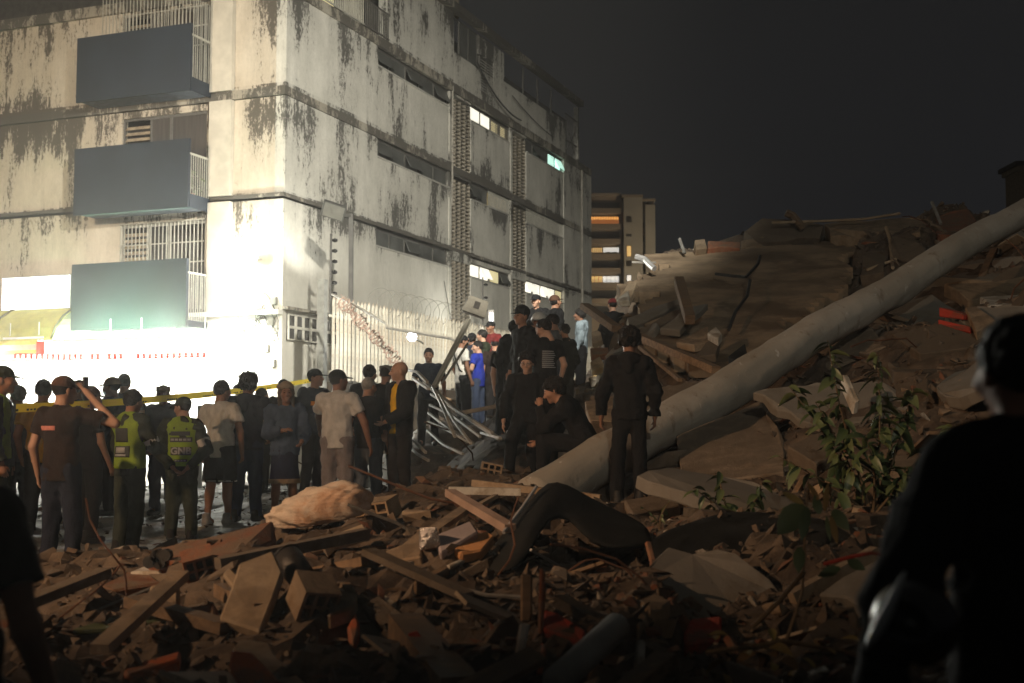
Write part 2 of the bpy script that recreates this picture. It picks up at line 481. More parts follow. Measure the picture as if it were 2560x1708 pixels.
# top storey, long side
bbox('wall', W_R, 5.9, 11.05, -.05, TH, LV[4], 15.85)
bbox('wall', W_R, 0, 1.6, .0, TH, LV[4], 15.85)
rail = bars(1.62, 4.2, LV[4] + .02, LV[4] + 1.25, -.15, 26, WHITEMET, name='railing')
rail2 = bars(4.25, 5.85, LV[4] + .02, LV[4] + .85, -.15, 14, FRAMEMET, name='railing')
bbox('balcony_glow_wall', LITY, 1.7, 3.6, 0.55, .6, LV[4] + .2, 15.3)  # glowing wall stands in for lamplight on the balcony
bbox('wall', W_R, 4.3, 5.0, .4, .6, LV[4], 15.85)
bbox('wall', W_R, 11.06, 15.0, .05, TH, LV[4], 14.55)
bbox('wall', W_R, 13.62, 15.0, .05, TH, 15.15, 15.85)
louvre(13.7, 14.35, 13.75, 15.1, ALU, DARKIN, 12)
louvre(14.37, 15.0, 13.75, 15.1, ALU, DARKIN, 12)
bbox('wall', W_R, 15.02, 16.1, .05, TH, LV[4], 15.85)
bbox('wall', W_R, 16.102, 23.2, .05, TH, LV[4], 14.75)
strip_window(11.1, 13.55, 14.58, 15.85, 'XDD', y=.14)
for i in range(3): bbox('post', FRAMEMET, 18.3 + i * 1.7, 18.36 + i * 1.7, .08, .14, 14.76, 15.85)
cg = bars(23.3, 24.9, LV[4] + .02, 15.2, .0, 9, FRAMEMET, name='railing')
MB().bar((23.3, -.01, 14.0), (24.9, -.01, 14.0), .04).bar((23.5, -.02, 14.6), (24.6, -.02, 13.6), .03).bar((24.6, -.03, 14.6), (23.5, -.03, 13.6), .03).build('brace', FRAMEMET, cg)
bbox('pier', W_R, 24.95, 25.15, -.05, .15, LV[4], 15.85)
bbox('end_wall', W_R, 23.25, 24.9, .5, .6, LV[4], 15.2)
# roof block behind
bbox('roof_block', mat('tan_plaster', (.36, .29, .20), .9, .2), 6.0, 12.4, .35, 9, 16.12, 19.0)
bbox('corner_post', FRAMEMET, 11.0, 11.15, -.0, .34, 16.12, 19.0)

# ---- short facade (x = 0) with balconies
OY0, OY1 = 2.42, 5.25
for li, (z0, z1, oz0, oz1) in enumerate(((LV[1], LV[2] - .17, 4.5, 6.95), (LV[2], LV[3] - .26, 7.6, 9.98), (LV[3], LV[4] - .30, 10.5, 12.9))):
    bbox('wall', W_L, -.0, TH, TH + .002, OY0, z0, z1)
    bbox('wall', W_L, -.0, TH, OY1, 13, z0, z1)
    bbox('lintel', W_L, -.002, TH, OY0 + .002, OY1 - .002, oz1, z1)
    bbox('column', mat('pale_paint', (.52, .48, .40), .85, .12, 2, .1), -.16, -.003, 1.55, 2.25, z0, z1)
    # opening: room recess, louvre shutter, sliding panes
    rec = bbox('room_back', CURT if li else mat('room_lit_tone', (.6, .58, .5), .9, .1), 1.2, 1.25, OY0 - .4, OY1 + .4, oz0, oz1)  # lowest room's pale colour stands in for its lit interior
    wd = MB().box(.06, .12, OY0, OY0 + .06, oz0, oz1).box(.06, .12, OY1 - .06, OY1, oz0, oz1).box(.06, .12, OY0 + .06, OY1 - .06, oz1 - .07, oz1).box(.06, .12, 3.6, 3.68, oz0, oz1 - .07).box(.06, .12, 4.28, 4.34, oz0, oz1 - .07).build('window', FRAMEMET if li else ALU, B)
    for i in range(13):
        z = oz0 + .1 + i * (oz1 - oz0 - .25) / 13
        MB().add([(.05, 4.36, z), (.05, 5.18, z), (.14, 5.18, z + .1), (.14, 4.36, z + .1), (.07, 4.36, z - .01), (.07, 5.18, z - .01), (.16, 5.18, z + .09), (.16, 4.36, z + .09)],
                 [(0,1,2,3),(7,6,5,4),(0,4,5,1),(1,5,6,2),(2,6,7,3),(3,7,4,0)]).build('slat', mat('louvre_tan', (.36, .29, .2), .7, .3), wd)
    if li: MB().box(.085, .095, OY0 + .06, 3.6, oz0, oz1 - .07).box(.085, .095, 3.68, 4.28, oz0, oz1 - .07).build('pane', CURT, wd)
    # grilles
    if li != 1:
        g = MB(); n = 22
        for i in range(n): 
            y = OY0 + (OY1 - OY0) * (i + .5) / n
            MBbar = MB().box(-.06, -.04, y - .011, y + .011, oz0 + .02, oz1 + .0)
            if i == 0: gr = MB().box(-.065, -.035, OY0, OY1, oz1, oz1 + .03).box(-.065, -.035, OY0, OY1, oz0 + 1.3, oz0 + 1.33).box(-.065, -.035, OY0, OY1, oz0 + 1.85, oz0 + 1.88).build('window_grille', WHITEMET, B)
            MBbar.build('bar', WHITEMET, gr)
# ground floor of the short side
GW = mat('white_shop_plaster', (.72, .72, .67), .8, .08, 2, .1)
bbox('wall', GW, 0, TH, TH + .002, 1.9, 0, LV[1])
bbox('shop_lintel', GW, -.02, TH, 1.902, 13, 3.25, LV[1])
bbox('shop_ledge', GW, -.25, -.003, -.06, 13, LV[1] - .12, LV[1] - .002)
# balconies
BG = []
for li, (z0, z1, slab) in enumerate(((3.95, 5.77, 4.12), (7.13, 8.98, 7.30), (10.28, 12.1, 10.45))):
    bl = empty('balcony'); bl.parent = B
    MB().box(-.94, -.045, 2.3, 6.02, slab - .12, slab).build('slab', mat('balcony_slab', (.13, .15, .18), .8, .2), bl)
    MB().box(-1.0, -.945, 2.28, 6.04, z0, z1).build('front_board', BAL, bl)
    MB().box(-.944, -.9, 2.28, 2.34, z0, z1).build('edge_post', BAL, bl)
    MB().box(-.94, -.05, 2.26, 2.3, slab - .16, slab + (.20 if li else .02)).build('side_board', BAL, bl)
    top = slab + (1.28 if li != 2 else 1.35)
    sr = MB().bar((-.94, 2.28, top), (-.05, 2.28, top), .05).build('side_railing', WHITEMET, bl)
    for i in range(9):
        x = -.88 + i * .1
        MB().tube([(x, 2.28, slab + (.20 if li else .02)), (x, 2.28, top if li < 2 else 12.85)], .012, 5).build('bar', WHITEMET, bl)
    BG.append(bl)
# upper cage bars of the top balcony
for i in range(26):
    y = 2.34 + i * .115
    MB().box(-.97, -.955, y - .01, y + .01, 12.1, 13.2).build('bar', WHITEMET, BG[2])
# fairy-light string over the middle window
pts = [onL(u * .3443, v * .3443) for u, v in ((845, 765), (890, 765), (950, 725), (1040, 750), (1100, 735), (1170, 695), (1230, 725), (1300, 735), (1400, 675), (1450, 690), (1520, 690), (1515, 940))]
q = MB().tube([(-.03, y, z) for y, z in pts], .012, 4)
sl = tag(q.build('light_string', mat('brown_cord', (.10, .07, .05))), 'unlit string of fairy lights sagging above the middle balcony window', 'light string')
sl.parent = None; sl.location = CORNER; sl.rotation_euler = (0, 0, ANG)
# ------------------------------------------------------------------ lit shop on the ground floor
def at_building(o):
    o.location = CORNER; o.rotation_euler = (0, 0, ANG); return o
SHOPLIT = emit('shop_glow_glass', (1.0, .98, .90), 2.6)
SHOPFR = mat('shop_white_frame', (.78, .78, .74), .6, .06)
sf = at_building(empty('shopfront', (0,0,0), 0, 'brilliantly lit white shopfront of glass doors under the balconies', 'shopfront'))
for i in range(8):
    y = 1.96 + i * 1.38
    MB().box(.10, .12, y + .03, y + 1.33, .12, 3.22).build('pane', SHOPLIT, sf)
    MB().box(.05, .16, y - .03, y + .028, 0, 3.24).build('mullion', SHOPFR, sf)
MB().box(.055, .155, 1.99, 13, 0, .11).build('threshold', SHOPFR, sf)
MB().box(.045, .165, 1.99, 13, 2.25, 2.33).build('transom', SHOPFR, sf)
# tube lamps hung in front of the shop, throwing their light on its front and the pavement
for i, y in enumerate((1.0, 4.0, 7.4)):
    t = at_building(empty('tube_lamp', (0,0,0), 0, ['white tube lamp hung by the building corner above the shop', 'white tube lamp hung in the middle of the shop front', 'white tube lamp hung over the shop by the awning'][i], 'lamp'))
    MB().box(-1.30, -1.18, y - .7, y + .7, 3.74, 3.80).build('housing', SHOPFR, t)
    MB().tube([(-1.24, y - .65, 3.71), (-1.24, y + .65, 3.71)], .025, 8).build('tube', emit('lamp_tube', (1, .98, .9), 12), t)
    MB().bar((-1.24, y - .5, 3.80), (-1.24, y - .5, 4.2), .02).bar((-1.24, y + .5, 3.80), (-1.24, y + .5, 4.2), .02).build('hanger', SHOPFR, t)
    p = loc2w(-1.24, y, 3.66); q = loc2w(-.1, y, 1.4)
    lamp('tube_light', 'AREA', p, 200, (1, .985, .92), q, 1.4, size_y=.12)
    if i == 0: lamp('tube_light_up', 'AREA', loc2w(-1.15, y, 3.85), 15, (1, .985, .92), loc2w(-.3, y, 5.0), 1.4, size_y=.12)
# green strip lamp under the lowest board, washing it from below
gl = at_building(empty('green_strip_lamp', (0,0,0), 0, 'green strip lamp below the lowest balcony board', 'lamp'))
MB().box(-1.75, -1.68, 2.4, 6.0, 3.60, 3.66).build('housing', SHOPFR, gl)
for y in (2.6, 5.8): MB().bar((-1.7, y, 3.63), (-1.02, y, 3.93), .02).build('bracket', SHOPFR, gl)
lamp('green_strip_light', 'AREA', loc2w(-1.70, 4.2, 3.70), 270, (.50, 1.0, .56), loc2w(-1.0, 4.2, 4.45), 3.4, size_y=.06)
for i, y in enumerate((2.2, 5.6, 9.0)):
    lamp('pavement_fill', 'AREA', loc2w(-1.5, y, 3.66), 900, (1, .985, .88), loc2w(-9.5, y - 1.5, 0), 1.4, size_y=.12)  # extra area lights without fixtures, added to brighten the pavement
# sign box
sy0, sz0 = onL(175, 772, -.35); sy1, sz1 = onL(5, 694, -.35)
sg = at_building(empty('sign_box', (0,0,0), 0, 'glowing blank white sign box left of the lowest balcony board', 'sign'))
MB().box(-.34, -.06, sy0, sy1, sz0, sz1).build('case', mat('sign_case', (.3,.3,.27)), sg)
MB().box(-.36, -.342, sy0 + .02, sy1 - .02, sz0 + .03, sz1 - .03).build('face', emit('sign_face_glow', (1, 1, .96), 1.5), sg)
MB().box(-.5, -.02, 6.1, 12, sz0 - .28, sz0 - .05).build('support_beam', mat('sign_case'  , (.3,.3,.27)), sg)
# awning: two ribbed fabric bays with striped valance
aw = at_building(empty('awning', (0,0,0), 0, 'yellow green curved fabric awning with striped yellow and red valance', 'awning'))
AWY = mat('yellow_green_canvas', (.46, .44, .10), .8, .12, 3, .2)
prof = [(-.02, 4.72), (-.45, 4.62), (-.85, 4.38), (-1.15, 4.05), (-1.3, 3.72)]
for k, (a, b) in enumerate(((6.4, 8.6), (8.62, 11.0))):
    q = MB()
    n = len(prof)
    for y in (a, b):
        for x, z in prof: q.v.append((x, y, z))
    for y in (a, b):
        for x, z in prof: q.v.append((x + .02, y, z - .03))
    for i in range(n - 1):
        q.f.append((i, i + 1, n + i + 1, n + i)); q.f.append((2*n + i + 1, 2*n + i, 3*n + i, 3*n + i + 1))
    q.f += [(0, n, 3*n, 2*n), (n - 1, 3*n - 1, 4*n - 1, 2*n - 1)]
    q.build('canopy', AWY, aw, smooth=False, recalc=True)
    MB().tube([(x - .02, a, z + .02) for x, z in prof], .03, 6).build('rib', mat('dark_rib', (.12, .11, .06)), aw)
for j, (z0, z1, c) in enumerate(((3.58, 3.70, (.62, .50, .08)), (3.44, 3.575, (.60, .45, .30)), (3.32, 3.435, (.62, .52, .10)))):
    MB().box(-1.31 - .002 * j, -1.29, 6.9, 11, z0, z1).build('valance', mat('valance_%s' % ['gold', 'cream', 'yellow'][j], c, .8, .1), aw)
MB().box(-1.33, -1.316, 6.62, 6.9, 3.30, 3.66).build('valance', mat('valance_red', (.65, .06, .03), .8, .1), aw)
# red bunting strung across the shop
bun = at_building(empty('bunting', (0,0,0), 0, 'string of small red pennants across the bright shopfront', 'bunting'))
y0, zz0 = onL(510, 881, -1.6); y1, zz1 = onL(38, 884, -1.6)
MB().tube(sag((-1.6, y0, zz0), (-1.6, y1, zz1), .03), .012, 5).build('cord', mat('red_cord', (.5, .04, .03)), bun)
fm = MB().add([(0, -.05, 0), (0, .05, 0), (0, .035, -.13), (0, -.035, -.13), (.006, -.05, 0), (.006, .05, 0), (.006, .035, -.13), (.006, -.035, -.13)],
              [(0,1,2,3),(7,6,5,4),(0,4,5,1),(1,5,6,2),(2,6,7,3),(3,7,4,0)]).mesh('pennant', mat('red_pennant', (.75, .05, .04), .6, .2, rand=.3))
for i in range(34):
    if i in (12, 13, 17, 20): continue
    f = i / 33
    o = link('pennant', fm, bun); o.location = (-1.602, y0 + (y1 - y0) * f, zz0 + (zz1 - zz0) * f - .03 * 4 * f * (1 - f) - .01)
# wiring cluster and fuse boxes on the corner of the white wall
wc = at_building(empty('wiring_cluster', (0,0,0), 0, 'tangle of loose wires and junction boxes on the white wall corner', 'wires'))
rw = random.Random(3)
DKW = mat('dark_wire', (.06, .06, .05), .6)
for i in range(9):
    y = .1 + rw.random() * .6; z = 4.2 + rw.random() * .6; pts = [(-.04, y, z)]
    for k in range(6):
        y = max(.02, min(1.3, y + rw.uniform(-.25, .25))); z += rw.uniform(-.35, .12); pts.append((-.05 - rw.random() * .06, y, z))
    MB().tube(pts, .012, 4).build('wire', DKW, wc)
for y, z in ((.18, 4.0), (.32, 3.3), (.1, 4.55), (.12, 2.9)):
    MB().box(-.12, -.01, y, y + .16, z, z + .2).build('junction_box', mat('grey_box', (.25, .25, .22)), wc)
MB().box(-.03, -.012, 1.1, 1.75, 2.3, 3.1).build('notice_sheet', mat('paper_white', (.7, .7, .66), .8, .05), wc)
# wall floodlight at the corner: brilliant
wf = empty('wall_floodlight', loc2w(-.42, .62, 5.78), ANG, 'dazzling white floodlight fixed to the wall at the building corner', 'lamp')
MB().box(.0, .06, -.11, .11, -.07, .07).build('housing', mat('lamp_housing', (.6, .6, .58)), wf)
MB().ell((-.03, 0, 0), (.08, .15, .12), 16, 10).build('glass', emit('floodlight_glass', (1, 1, .96), 30), wf, smooth=True)
MB().bar((.06, 0, 0), (.40, .0, -.0), .03).build('bracket', MATS['lamp_housing'], wf)
lamp('corner_floodlight', 'POINT', loc2w(-.60, .66, 5.78), 430, (.97, 1, .91), None, .12)
lamp('corner_side_light', 'SPOT', loc2w(-.7, -1.15, 4.85), 520, (1, .98, .88), loc2w(4.6, -.9, 10.9), .08, 88, .5)
lamp('fence_fill_spot', 'SPOT', loc2w(-.3, -3.3, 4.4), 1700, (1, .98, .88), loc2w(14, -3.5, 3.1), .10, 23, .8)  # added spot without a fixture, brightens the fence pales
lamp('rear_yard_lamp', 'POINT', P(1210, 842, 42.0), 150, (1, .99, .9), None, .1)

# ------------------------------------------------------------------ palisade fence on its wall
FY = -2.54
fx0 = onR(806, 800, FY)[0]
def at_fence(o): return at_building(o)
BASEM = wallmat('dark_base_wall', (.11, .085, .06), (.15, .12, .085), (.03, .028, .025), .1, clean_below=-3)
tag(at_fence(MB().box(fx0 + .1, 24, FY - .1, FY + .1, -.1, 2.40).build('retaining_wall', BASEM)), 'dark stained retaining wall under the palisade fence', 'wall')
fe = at_fence(empty('palisade_fence', (0,0,0), 0, 'tall cream steel palisade fence with pointed pales beside the apartment block', 'fence'))
PALE = mat('cream_fence_paint', (.56, .53, .44), .55, .18, 3, .12, 30, dirt=(.36, .28, .19), rand=.15)
MB().box(fx0 + .3, 24, FY - .05, FY - .0, 2.62, 2.68).build('rail', PALE, fe)
MB().box(fx0 + .3, 24, FY - .05, FY - .0, 3.98, 4.04).build('rail', PALE, fe)
MB().box(fx0 - .09, fx0 + .09, FY - .09, FY + .09, 0, 4.85).build('post', mat('grey_post', (.30, .30, .27), .6, .15), fe)
def pale(h):
    w = .055; d = .045
    return MB().add([(-w, 0, 0), (0, -d, 0), (w, 0, 0), (w, .006, 0), (0, -d + .006, 0), (-w, .006, 0),
                     (-w, 0, h - .12), (0, -d, h - .12), (w, 0, h - .12), (w, .006, h - .12), (0, -d + .006, h - .12), (-w, .006, h - .12), (0, -.012, h)],
                    [(0,1,7,6),(1,2,8,7),(2,3,9,8),(3,4,10,9),(4,5,11,10),(5,0,6,11),(6,7,12),(7,8,12),(8,9,12),(9,10,12),(10,11,12),(11,6,12)]).mesh('pale', PALE)
pm = pale(2.05)
x = fx0 + .42; i = 0
rp = random.Random(5)
while x < 21:
    o = link('pale', pm, fe); o.location = (x, FY - .055, 2.46 + rp.uniform(-.02, .02)); o.rotation_euler = (0, rp.uniform(-.012, .012), rp.uniform(-.05, .05))
    x += .205; i += 1
# razor wire coils on top of the fence
RAZ = mat('razor_wire', (.20, .19, .16), .5, .2)
hx0 = onR(945, 720, FY)[0]; hx1 = onR(1185, 760, FY)[0]
pts = []
for i in range(330):
    f = i / 329; a = f * 2 * math.pi * 11
    pts.append((hx0 + (hx1 - hx0) * f, FY + .3 * math.cos(a), 4.62 + .34 * math.sin(a)))
tag(at_fence(MB().tube(pts, .007, 4).build('razor_wire', RAZ)), 'coils of razor wire along the top of the palisade fence', 'razor wire')
pts = []; rr = random.Random(9)
rz = MB()
for i in range(260):
    f = i / 259; a = f * 2 * math.pi * 17
    c = P(852, 752, 27.2).lerp(P(1000, 908, 25.6), f)
    r = .075 + .03 * math.sin(f * 23)
    pts.append(c + Vector((r * math.cos(a), r * math.sin(a) * .6, r * math.sin(a + .5))))
rz.tube(pts, .014, 4)
for i in range(140):
    p = rr.choice(pts); dv = Vector((rr.uniform(-1,1), rr.uniform(-1,1), rr.uniform(-1,1))) * .11
    rz.bar(p - dv * .4, p + dv, .012)
tag(rz.build('barbed_wire', mat('pinkish_rust_wire', (.34, .24, .19), .8, .3)), 'pinkish rusty tangle of barbed wire hanging slantwise over the fence', 'barbed wire')
# insulator poles of the electric fence
for (u, va, vb, Y, n, lab) in ((826, 585, 745, 30.6, 6, 'thin pole with black insulators above the fence beside the grey post'), (1207, 693, 790, 40.5, 3, 'thin pole with black insulators behind the leaning floodlight head')):
    p = P(u, vb, Y); top = P(u, va, Y)
    e = empty('insulator_pole', p, 0, lab, 'pole')
    h = top.z - p.z
    MB().bar((0, 0, -.8), (0, 0, h), .05).build('pole', mat('pole_grey_paint', (.075, .072, .065), .6), e)
    for k in range(n):
        z = h * (k + .4) / n
        MB().tube([(.03, 0, z), (.10, 0, z), (.16, 0, z)], [.03, .055, .03], 6).build('insulator', mat('black_plastic', (.02, .02, .02), .4), e)
# street floodlight on its pole behind the fence
pb = P(878, 900, 31.6); ptop = P(878, 536, 31.6); hd = P(834, 527, 31.3)
e = empty('street_floodlight', (pb.x, pb.y, 0), 0, 'unlit floodlight on a tall grey pole with a short arm behind the fence', 'street lamp')
e_in = Matrix.Translation(-Vector(e.location))
def rel(p): return Vector(p) - Vector(e.location)
MB().bar((0, 0, 0), rel(ptop), .11).build('pole', MATS['pole_grey_paint'], e)
MB().bar(rel(ptop) + Vector((0, 0, -.05)), rel(hd) + Vector((.15, 0, -.07)), .07).build('arm', MATS['pole_grey_paint'], e)
hb = MB()
ax = Vector((.86, 0, -.28)).normalized(); ay = Vector((0.1, -.85, -.35)).normalized(); az = ax.cross(ay)
c = rel(hd)
def obox(q, c, ax, ay, az, sx, sy, sz):
    vs = [c + ax*(i*sx) + ay*(j*sy) + az*(k*sz) for k in (-1, 1) for i, j in ((-1,-1),(1,-1),(1,1),(-1,1))]
    return q.add(vs, [(0,3,2,1),(4,5,6,7),(0,1,5,4),(1,2,6,5),(2,3,7,6),(3,0,4,7)])
obox(hb, c, ax, ay, az, .30, .10, .20)
hb.build('head', mat('lamp_head_dark', (.07, .07, .065), .6), e)
obox(MB(), c + ay * .105, ax, ay, az, .26, .006, .17).build('glass', mat('lamp_glass_pale', (.16, .16, .14), .3, .1), e)
# bent pipe frame leaning in front of the fence
k7 = lambda u, v: (660 + u * .2468, 640 + v * .2468)
pp = []
for (u, v, Y) in ((690, 390, 28), (905, 490, 27), (1238, 685, 25.5), (1245, 728, 25.4), (1890, 838, 23.5), (1945, 862, 23.3), (1930, 950, 23), (1800, 1190, 22)):
    a, b = k7(u, v); pp.append(P(a, b, Y))
tag(MB().tube(pp, .028, 6).build('bent_pipe', mat('thin_grey_pipe', (.30, .28, .24), .6)), 'long thin bent pipe leaning across the palisade fence', 'pipe')
# small dazzling white lamp on the fence
lp = P(1030, 842, 29.5)
e = empty('fence_lamp', lp, 0, 'small dazzling round white lamp shining in front of the fence pales', 'lamp')
MB().ell((0, 0, 0), (.11, .08, .11), 16, 10).build('bulb', emit('bulb_glow', (.95, .97, 1.0), 25), e, smooth=True)
MB().bar((0, .08, 0), (.1, 2.4, 0), .03).build('holder', MATS['thin_grey_pipe'], e)
lamp('fence_bulb_light', 'POINT', lp + Vector((0, -.25, 0)), 65, (.93, .96, 1.0), None, .14)
e = empty('upright_tube_lamp', P(1228, 850, 39), 0, 'upright bright fluorescent tube behind the far fence pales', 'lamp')
MB().tube([(0, 0, 0), (0, 0, .85)], .05, 8).build('tube', emit('upright_tube_glow', (.9, .93, 1), 9), e)
MB().box(-.09, .09, .06, .12, -.1, .95).build('backplate', MATS['thin_grey_pipe'], e)
# leaning floodlight on a snapped pole
a = P(1086, 966, 20.6); b = P(1172, 800, 21.6)
e = empty('leaning_floodlight', a, 0, 'beige box floodlight on a leaning snapped pole above the crowd', 'street lamp')
MB().bar((0, 0, 0), b - a, .075, .06).build('pole', mat('beige_pole_paint', (.48, .45, .37), .55, .15, 3, .1), e)
MB().bar(Vector((.05, .05, 0)) + (P(1096, 958, 20.5) - a), P(1170, 858, 21.3) - a, .03).build('strut', MATS['thin_grey_pipe'], e)
c = P(1190, 767, 21.7) - a
ax = Vector((.93, .1, -.33)).normalized(); az = Vector((.33, 0, .94)).normalized(); ay = az.cross(ax).normalized(); az = ax.cross(ay)
hb = MB()
vs = [c + ax*(i*.17*(1.25 if k < 0 else 1)) + ay*(j*.15) + az*(k*.14) for k in (-1, 1) for i, j in ((-1,-1),(1,-1),(1,1),(-1,1))]
hb.add(vs, [(0,3,2,1),(4,5,6,7),(0,1,5,4),(1,2,6,5),(2,3,7,6),(3,0,4,7)])
hb.build('head', mat('beige_lamp_head', (.34, .31, .25), .6, .2), e)
obox(MB(), c - ay * .155 + az * .02, ax, ay, az, .05, .006, .06).build('plate', mat('dark_plate', (.10, .09, .08)), e)
obox(MB(), c - az * .15, ax, ay, az, .19, .13, .012).build('glass', mat('lamp_glass_dark', (.10, .09, .075), .4), e)
# street barrier in front of the shop
e = empty('street_barrier', P(499, 1135, 24), 0, 'grey metal barrier post with rails standing before the bright shop', 'barrier')
e.location.z = 0
h = P(499, 1014, 24).z
MB().bar((0, 0, 0), (0, 0, h), .09).build('post', mat('barrier_grey', (.22, .23, .21), .5), e)
for i, z in enumerate((h * .62, h * .5)):
    MB().bar((-1.2, 0, z), (1.3, .1, z), .05).build('rail', MATS['barrier_grey'], e)
MB().bar((-1.2, 0, 0), (-1.2, 0, h * .7), .06).build('leg', MATS['barrier_grey'], e)
MB().bar((1.3, .1, 0), (1.3, .1, h * .7), .06).build('leg', MATS['barrier_grey'], e)

# ------------------------------------------------------------------ yellow cordon tape
tp0, tp1 = P(40, 1021, 12.3), P(778, 951, 23.0)
q = MB(); n = 40; vs = []
for i in range(n + 1):
    f = i / n; f2 = f
    p = tp0.lerp(tp1, f2); p.z -= .10 * 4 * f * (1 - f) * .6
    tw = .2 * math.sin(f * 9) + .1
    d = Vector((0, math.sin(tw), math.cos(tw))) * .042
    vs += [p + d, p - d]
for i in range(n):
    a = 2 * i; q.f.append((a, a + 1, a + 3, a + 2))
q.v = [tuple(v) for v in vs]
TAPE = mat('yellow_tape_plastic', (.80, .58, .03), .45, .08, 3, .1)
nt = TAPE.node_tree; nd = nt.nodes; lk = nt.links
tb = nd.new('ShaderNodeBsdfTranslucent'); tb.inputs[0].default_value = (1.0, .74, .06, 1)
mx = nd.new('ShaderNodeMixShader'); mx.inputs[0].default_value = .75
lk.new(nd['Principled BSDF'].outputs[0], mx.inputs[1]); lk.new(tb.outputs[0], mx.inputs[2]); lk.new(mx.outputs[0], nd['Material Output'].inputs[0])
tp = q.build('cordon_tape', TAPE)

tag(tp, 'yellow plastic cordon tape with black print stretched through the crowd', 'tape')
q = MB(); rt = random.Random(2)
for i in range(150):
    f = i / 150 + .002
    if (i // 9) % 2: continue
    if rt.random() < .18: continue
    p = tp0.lerp(tp1, f); p.z -= .10 * 4 * f * (1 - f) * .6
    dr = (tp1 - tp0).normalized() * .025
    h = Vector((0, 0, rt.uniform(.007, .012)))
    p = p + Vector((.004, -.012, -.02))
    q.add([p - dr - h, p + dr - h, p + dr + h, p - dr + h], [(0, 1, 2, 3)])
tag(q.build('print', mat('black_ink', (.02, .018, .01), .8), tp), kind='stuff')

# ------------------------------------------------------------------ tower block far behind
def far(u, v, Y): 
    p = P(u, v, Y); return p
FB = empty('tower_block', (P(1550, 1070, 240).x, 240, 0), 0, 'distant concrete tower block with lit orange and white windows', 'building')
def fbox(name, m, u0, u1, v0, v1, dy0, dy1, parent=None):
    a = P(u0, v1, 240 + 0); b = P(u1, v0, 240 + 0)
    x0 = FB.location.x
    return MB().box(a.x - x0, b.x - x0, dy0, dy1, a.z, b.z).build(name, m, parent or FB)
FW = mat('far_brown_concrete', (.26, .205, .145), .9, .2, .15, 0)
FW2 = mat('far_pale_concrete', (.36, .335, .28), .9, .15, .15, 0)
fbox('wall', FW, 1440, 1561, 488, 1075, .8, 12)
fbox('wall', FW2, 1561.3, 1604, 497, 1075, -1.5, 12)
fbox('wall', FW, 1604.3, 1622, 503, 1075, 1.5, 12)
fbox('wall', FW2, 1617, 1637, 513, 1075, -.4, 12)
fbox('roof_slab', FW, 1438, 1552, 484, 488, -.6, 12.3)
fbox('roof_slab', FW, 1552.5, 1605, 491, 496.5, -2, 12.3)
fbox('roof_slab', FW, 1605.5, 1638, 499, 503, -1, 12.3)
FDK = mat('far_opening_shade', (.03, .027, .022), .9)  # dark boxes on the walls stand in for shaded openings
for v0, v1, k in ((505, 518, 'D'), (539, 559, 'O'), (578, 595, 'D'), (617, 632, 'M'), (651, 668, 'D'), (689, 706, 'W'), (726, 745, 'D'), (765, 783, 'D')):
    w = fbox('window', FDK, 1441, 1549, v0, v1, .70, .79)
    if k == 'O':
        for i in range(11): fbox('pane', emit('far_orange_glow', (1, .42, .10), 1.6), 1478 + i * 6.4, 1482.5 + i * 6.4, v0 + 2, v0 + 9, .62, .69, w)
        fbox('pane', emit('far_orange_dim', (1, .32, .08), .35), 1476, 1548, v0 + 10, v1 - 1, .62, .69, w)
    if k == 'M':
        for i in range(6): fbox('pane', emit('far_yellow_glow', (1, .6, .22), .8), 1477 + i * 5, 1481 + i * 5, v0 + 2, v1 - 2, .62, .69, w)
        for i in range(7): fbox('pane', emit('far_white_glow', (1, .95, .85), 1.1), 1509 + i * 5.6, 1514 + i * 5.6, v0 + 1, v1 - 2 - (i % 3), .62, .69, w)
    if k == 'W':
        for i in range(7): fbox('pane', MATS['far_white_glow'] if i > 2 else MATS['far_yellow_glow'], 1477 + i * 10.3, 1486 + i * 10.3, v0 + 1, v1 - 1, .62, .69, w)
for v0, v1, k in ((545, 559, 'D'), (589, 595, 'D'), (617, 645, 'Y'), (655, 668, 'D'), (690, 706, 'W'), (728, 742, 'D')):
    w = fbox('window', FDK, 1564, 1577, v0, v1, -1.6, -1.51)
    if k != 'D': fbox('pane', MATS['far_yellow_glow' if k == 'Y' else 'far_white_glow'], 1565.5, 1575.5, v0 + 1, v1 - 1, -1.68, -1.61, w)
for v0, v1 in ((553, 567), (587, 602), (624, 637), (662, 676), (700, 714)):
    fbox('window', FDK, 1608, 1617, v0, v1, 1.40, 1.49)
for v in (523, 562, 599, 636, 672, 709, 748):
    fbox('parapet', FW, 1440, 1551, v - 1, v + 12, -.5, .69)
lamp('far_tower_fill', 'SPOT', (33, 218, 14), 26000, (1, .80, .55), (19, 240, 30), .5, 100, .6)  # added light with no known source, brightens the distant tower
# dim tower at the right edge
a = P(2549, 470, 70); b = P(2640, 405, 70)
tw = empty('water_tower', ((a.x + b.x) / 2, 71, 0), 0, 'dim square tower top beyond the fallen column', 'tower')
hw = (b.x - a.x) / 2
MB().box(-hw, hw, -1, 1, 0, b.z - .5).build('shaft', mat('dim_tower_wall', (.20, .15, .09), .9), tw)
MB().box(-hw - .15, hw + .15, -1.15, 1.15, b.z - .5, b.z - .25).build('cornice', MATS['dim_tower_wall'], tw)
MB().box(-hw - .3, hw + .3, -1.3, 1.3, b.z - .25, b.z).build('cap', mat('dim_tower_cap', (.05, .04, .03)), tw)
MB().box(-hw + .3, hw - .3, -1.05, -1.001, b.z - 1.9, b.z - .9).build('opening', FDK, tw)  # proud dark panel in place of a shaded recess
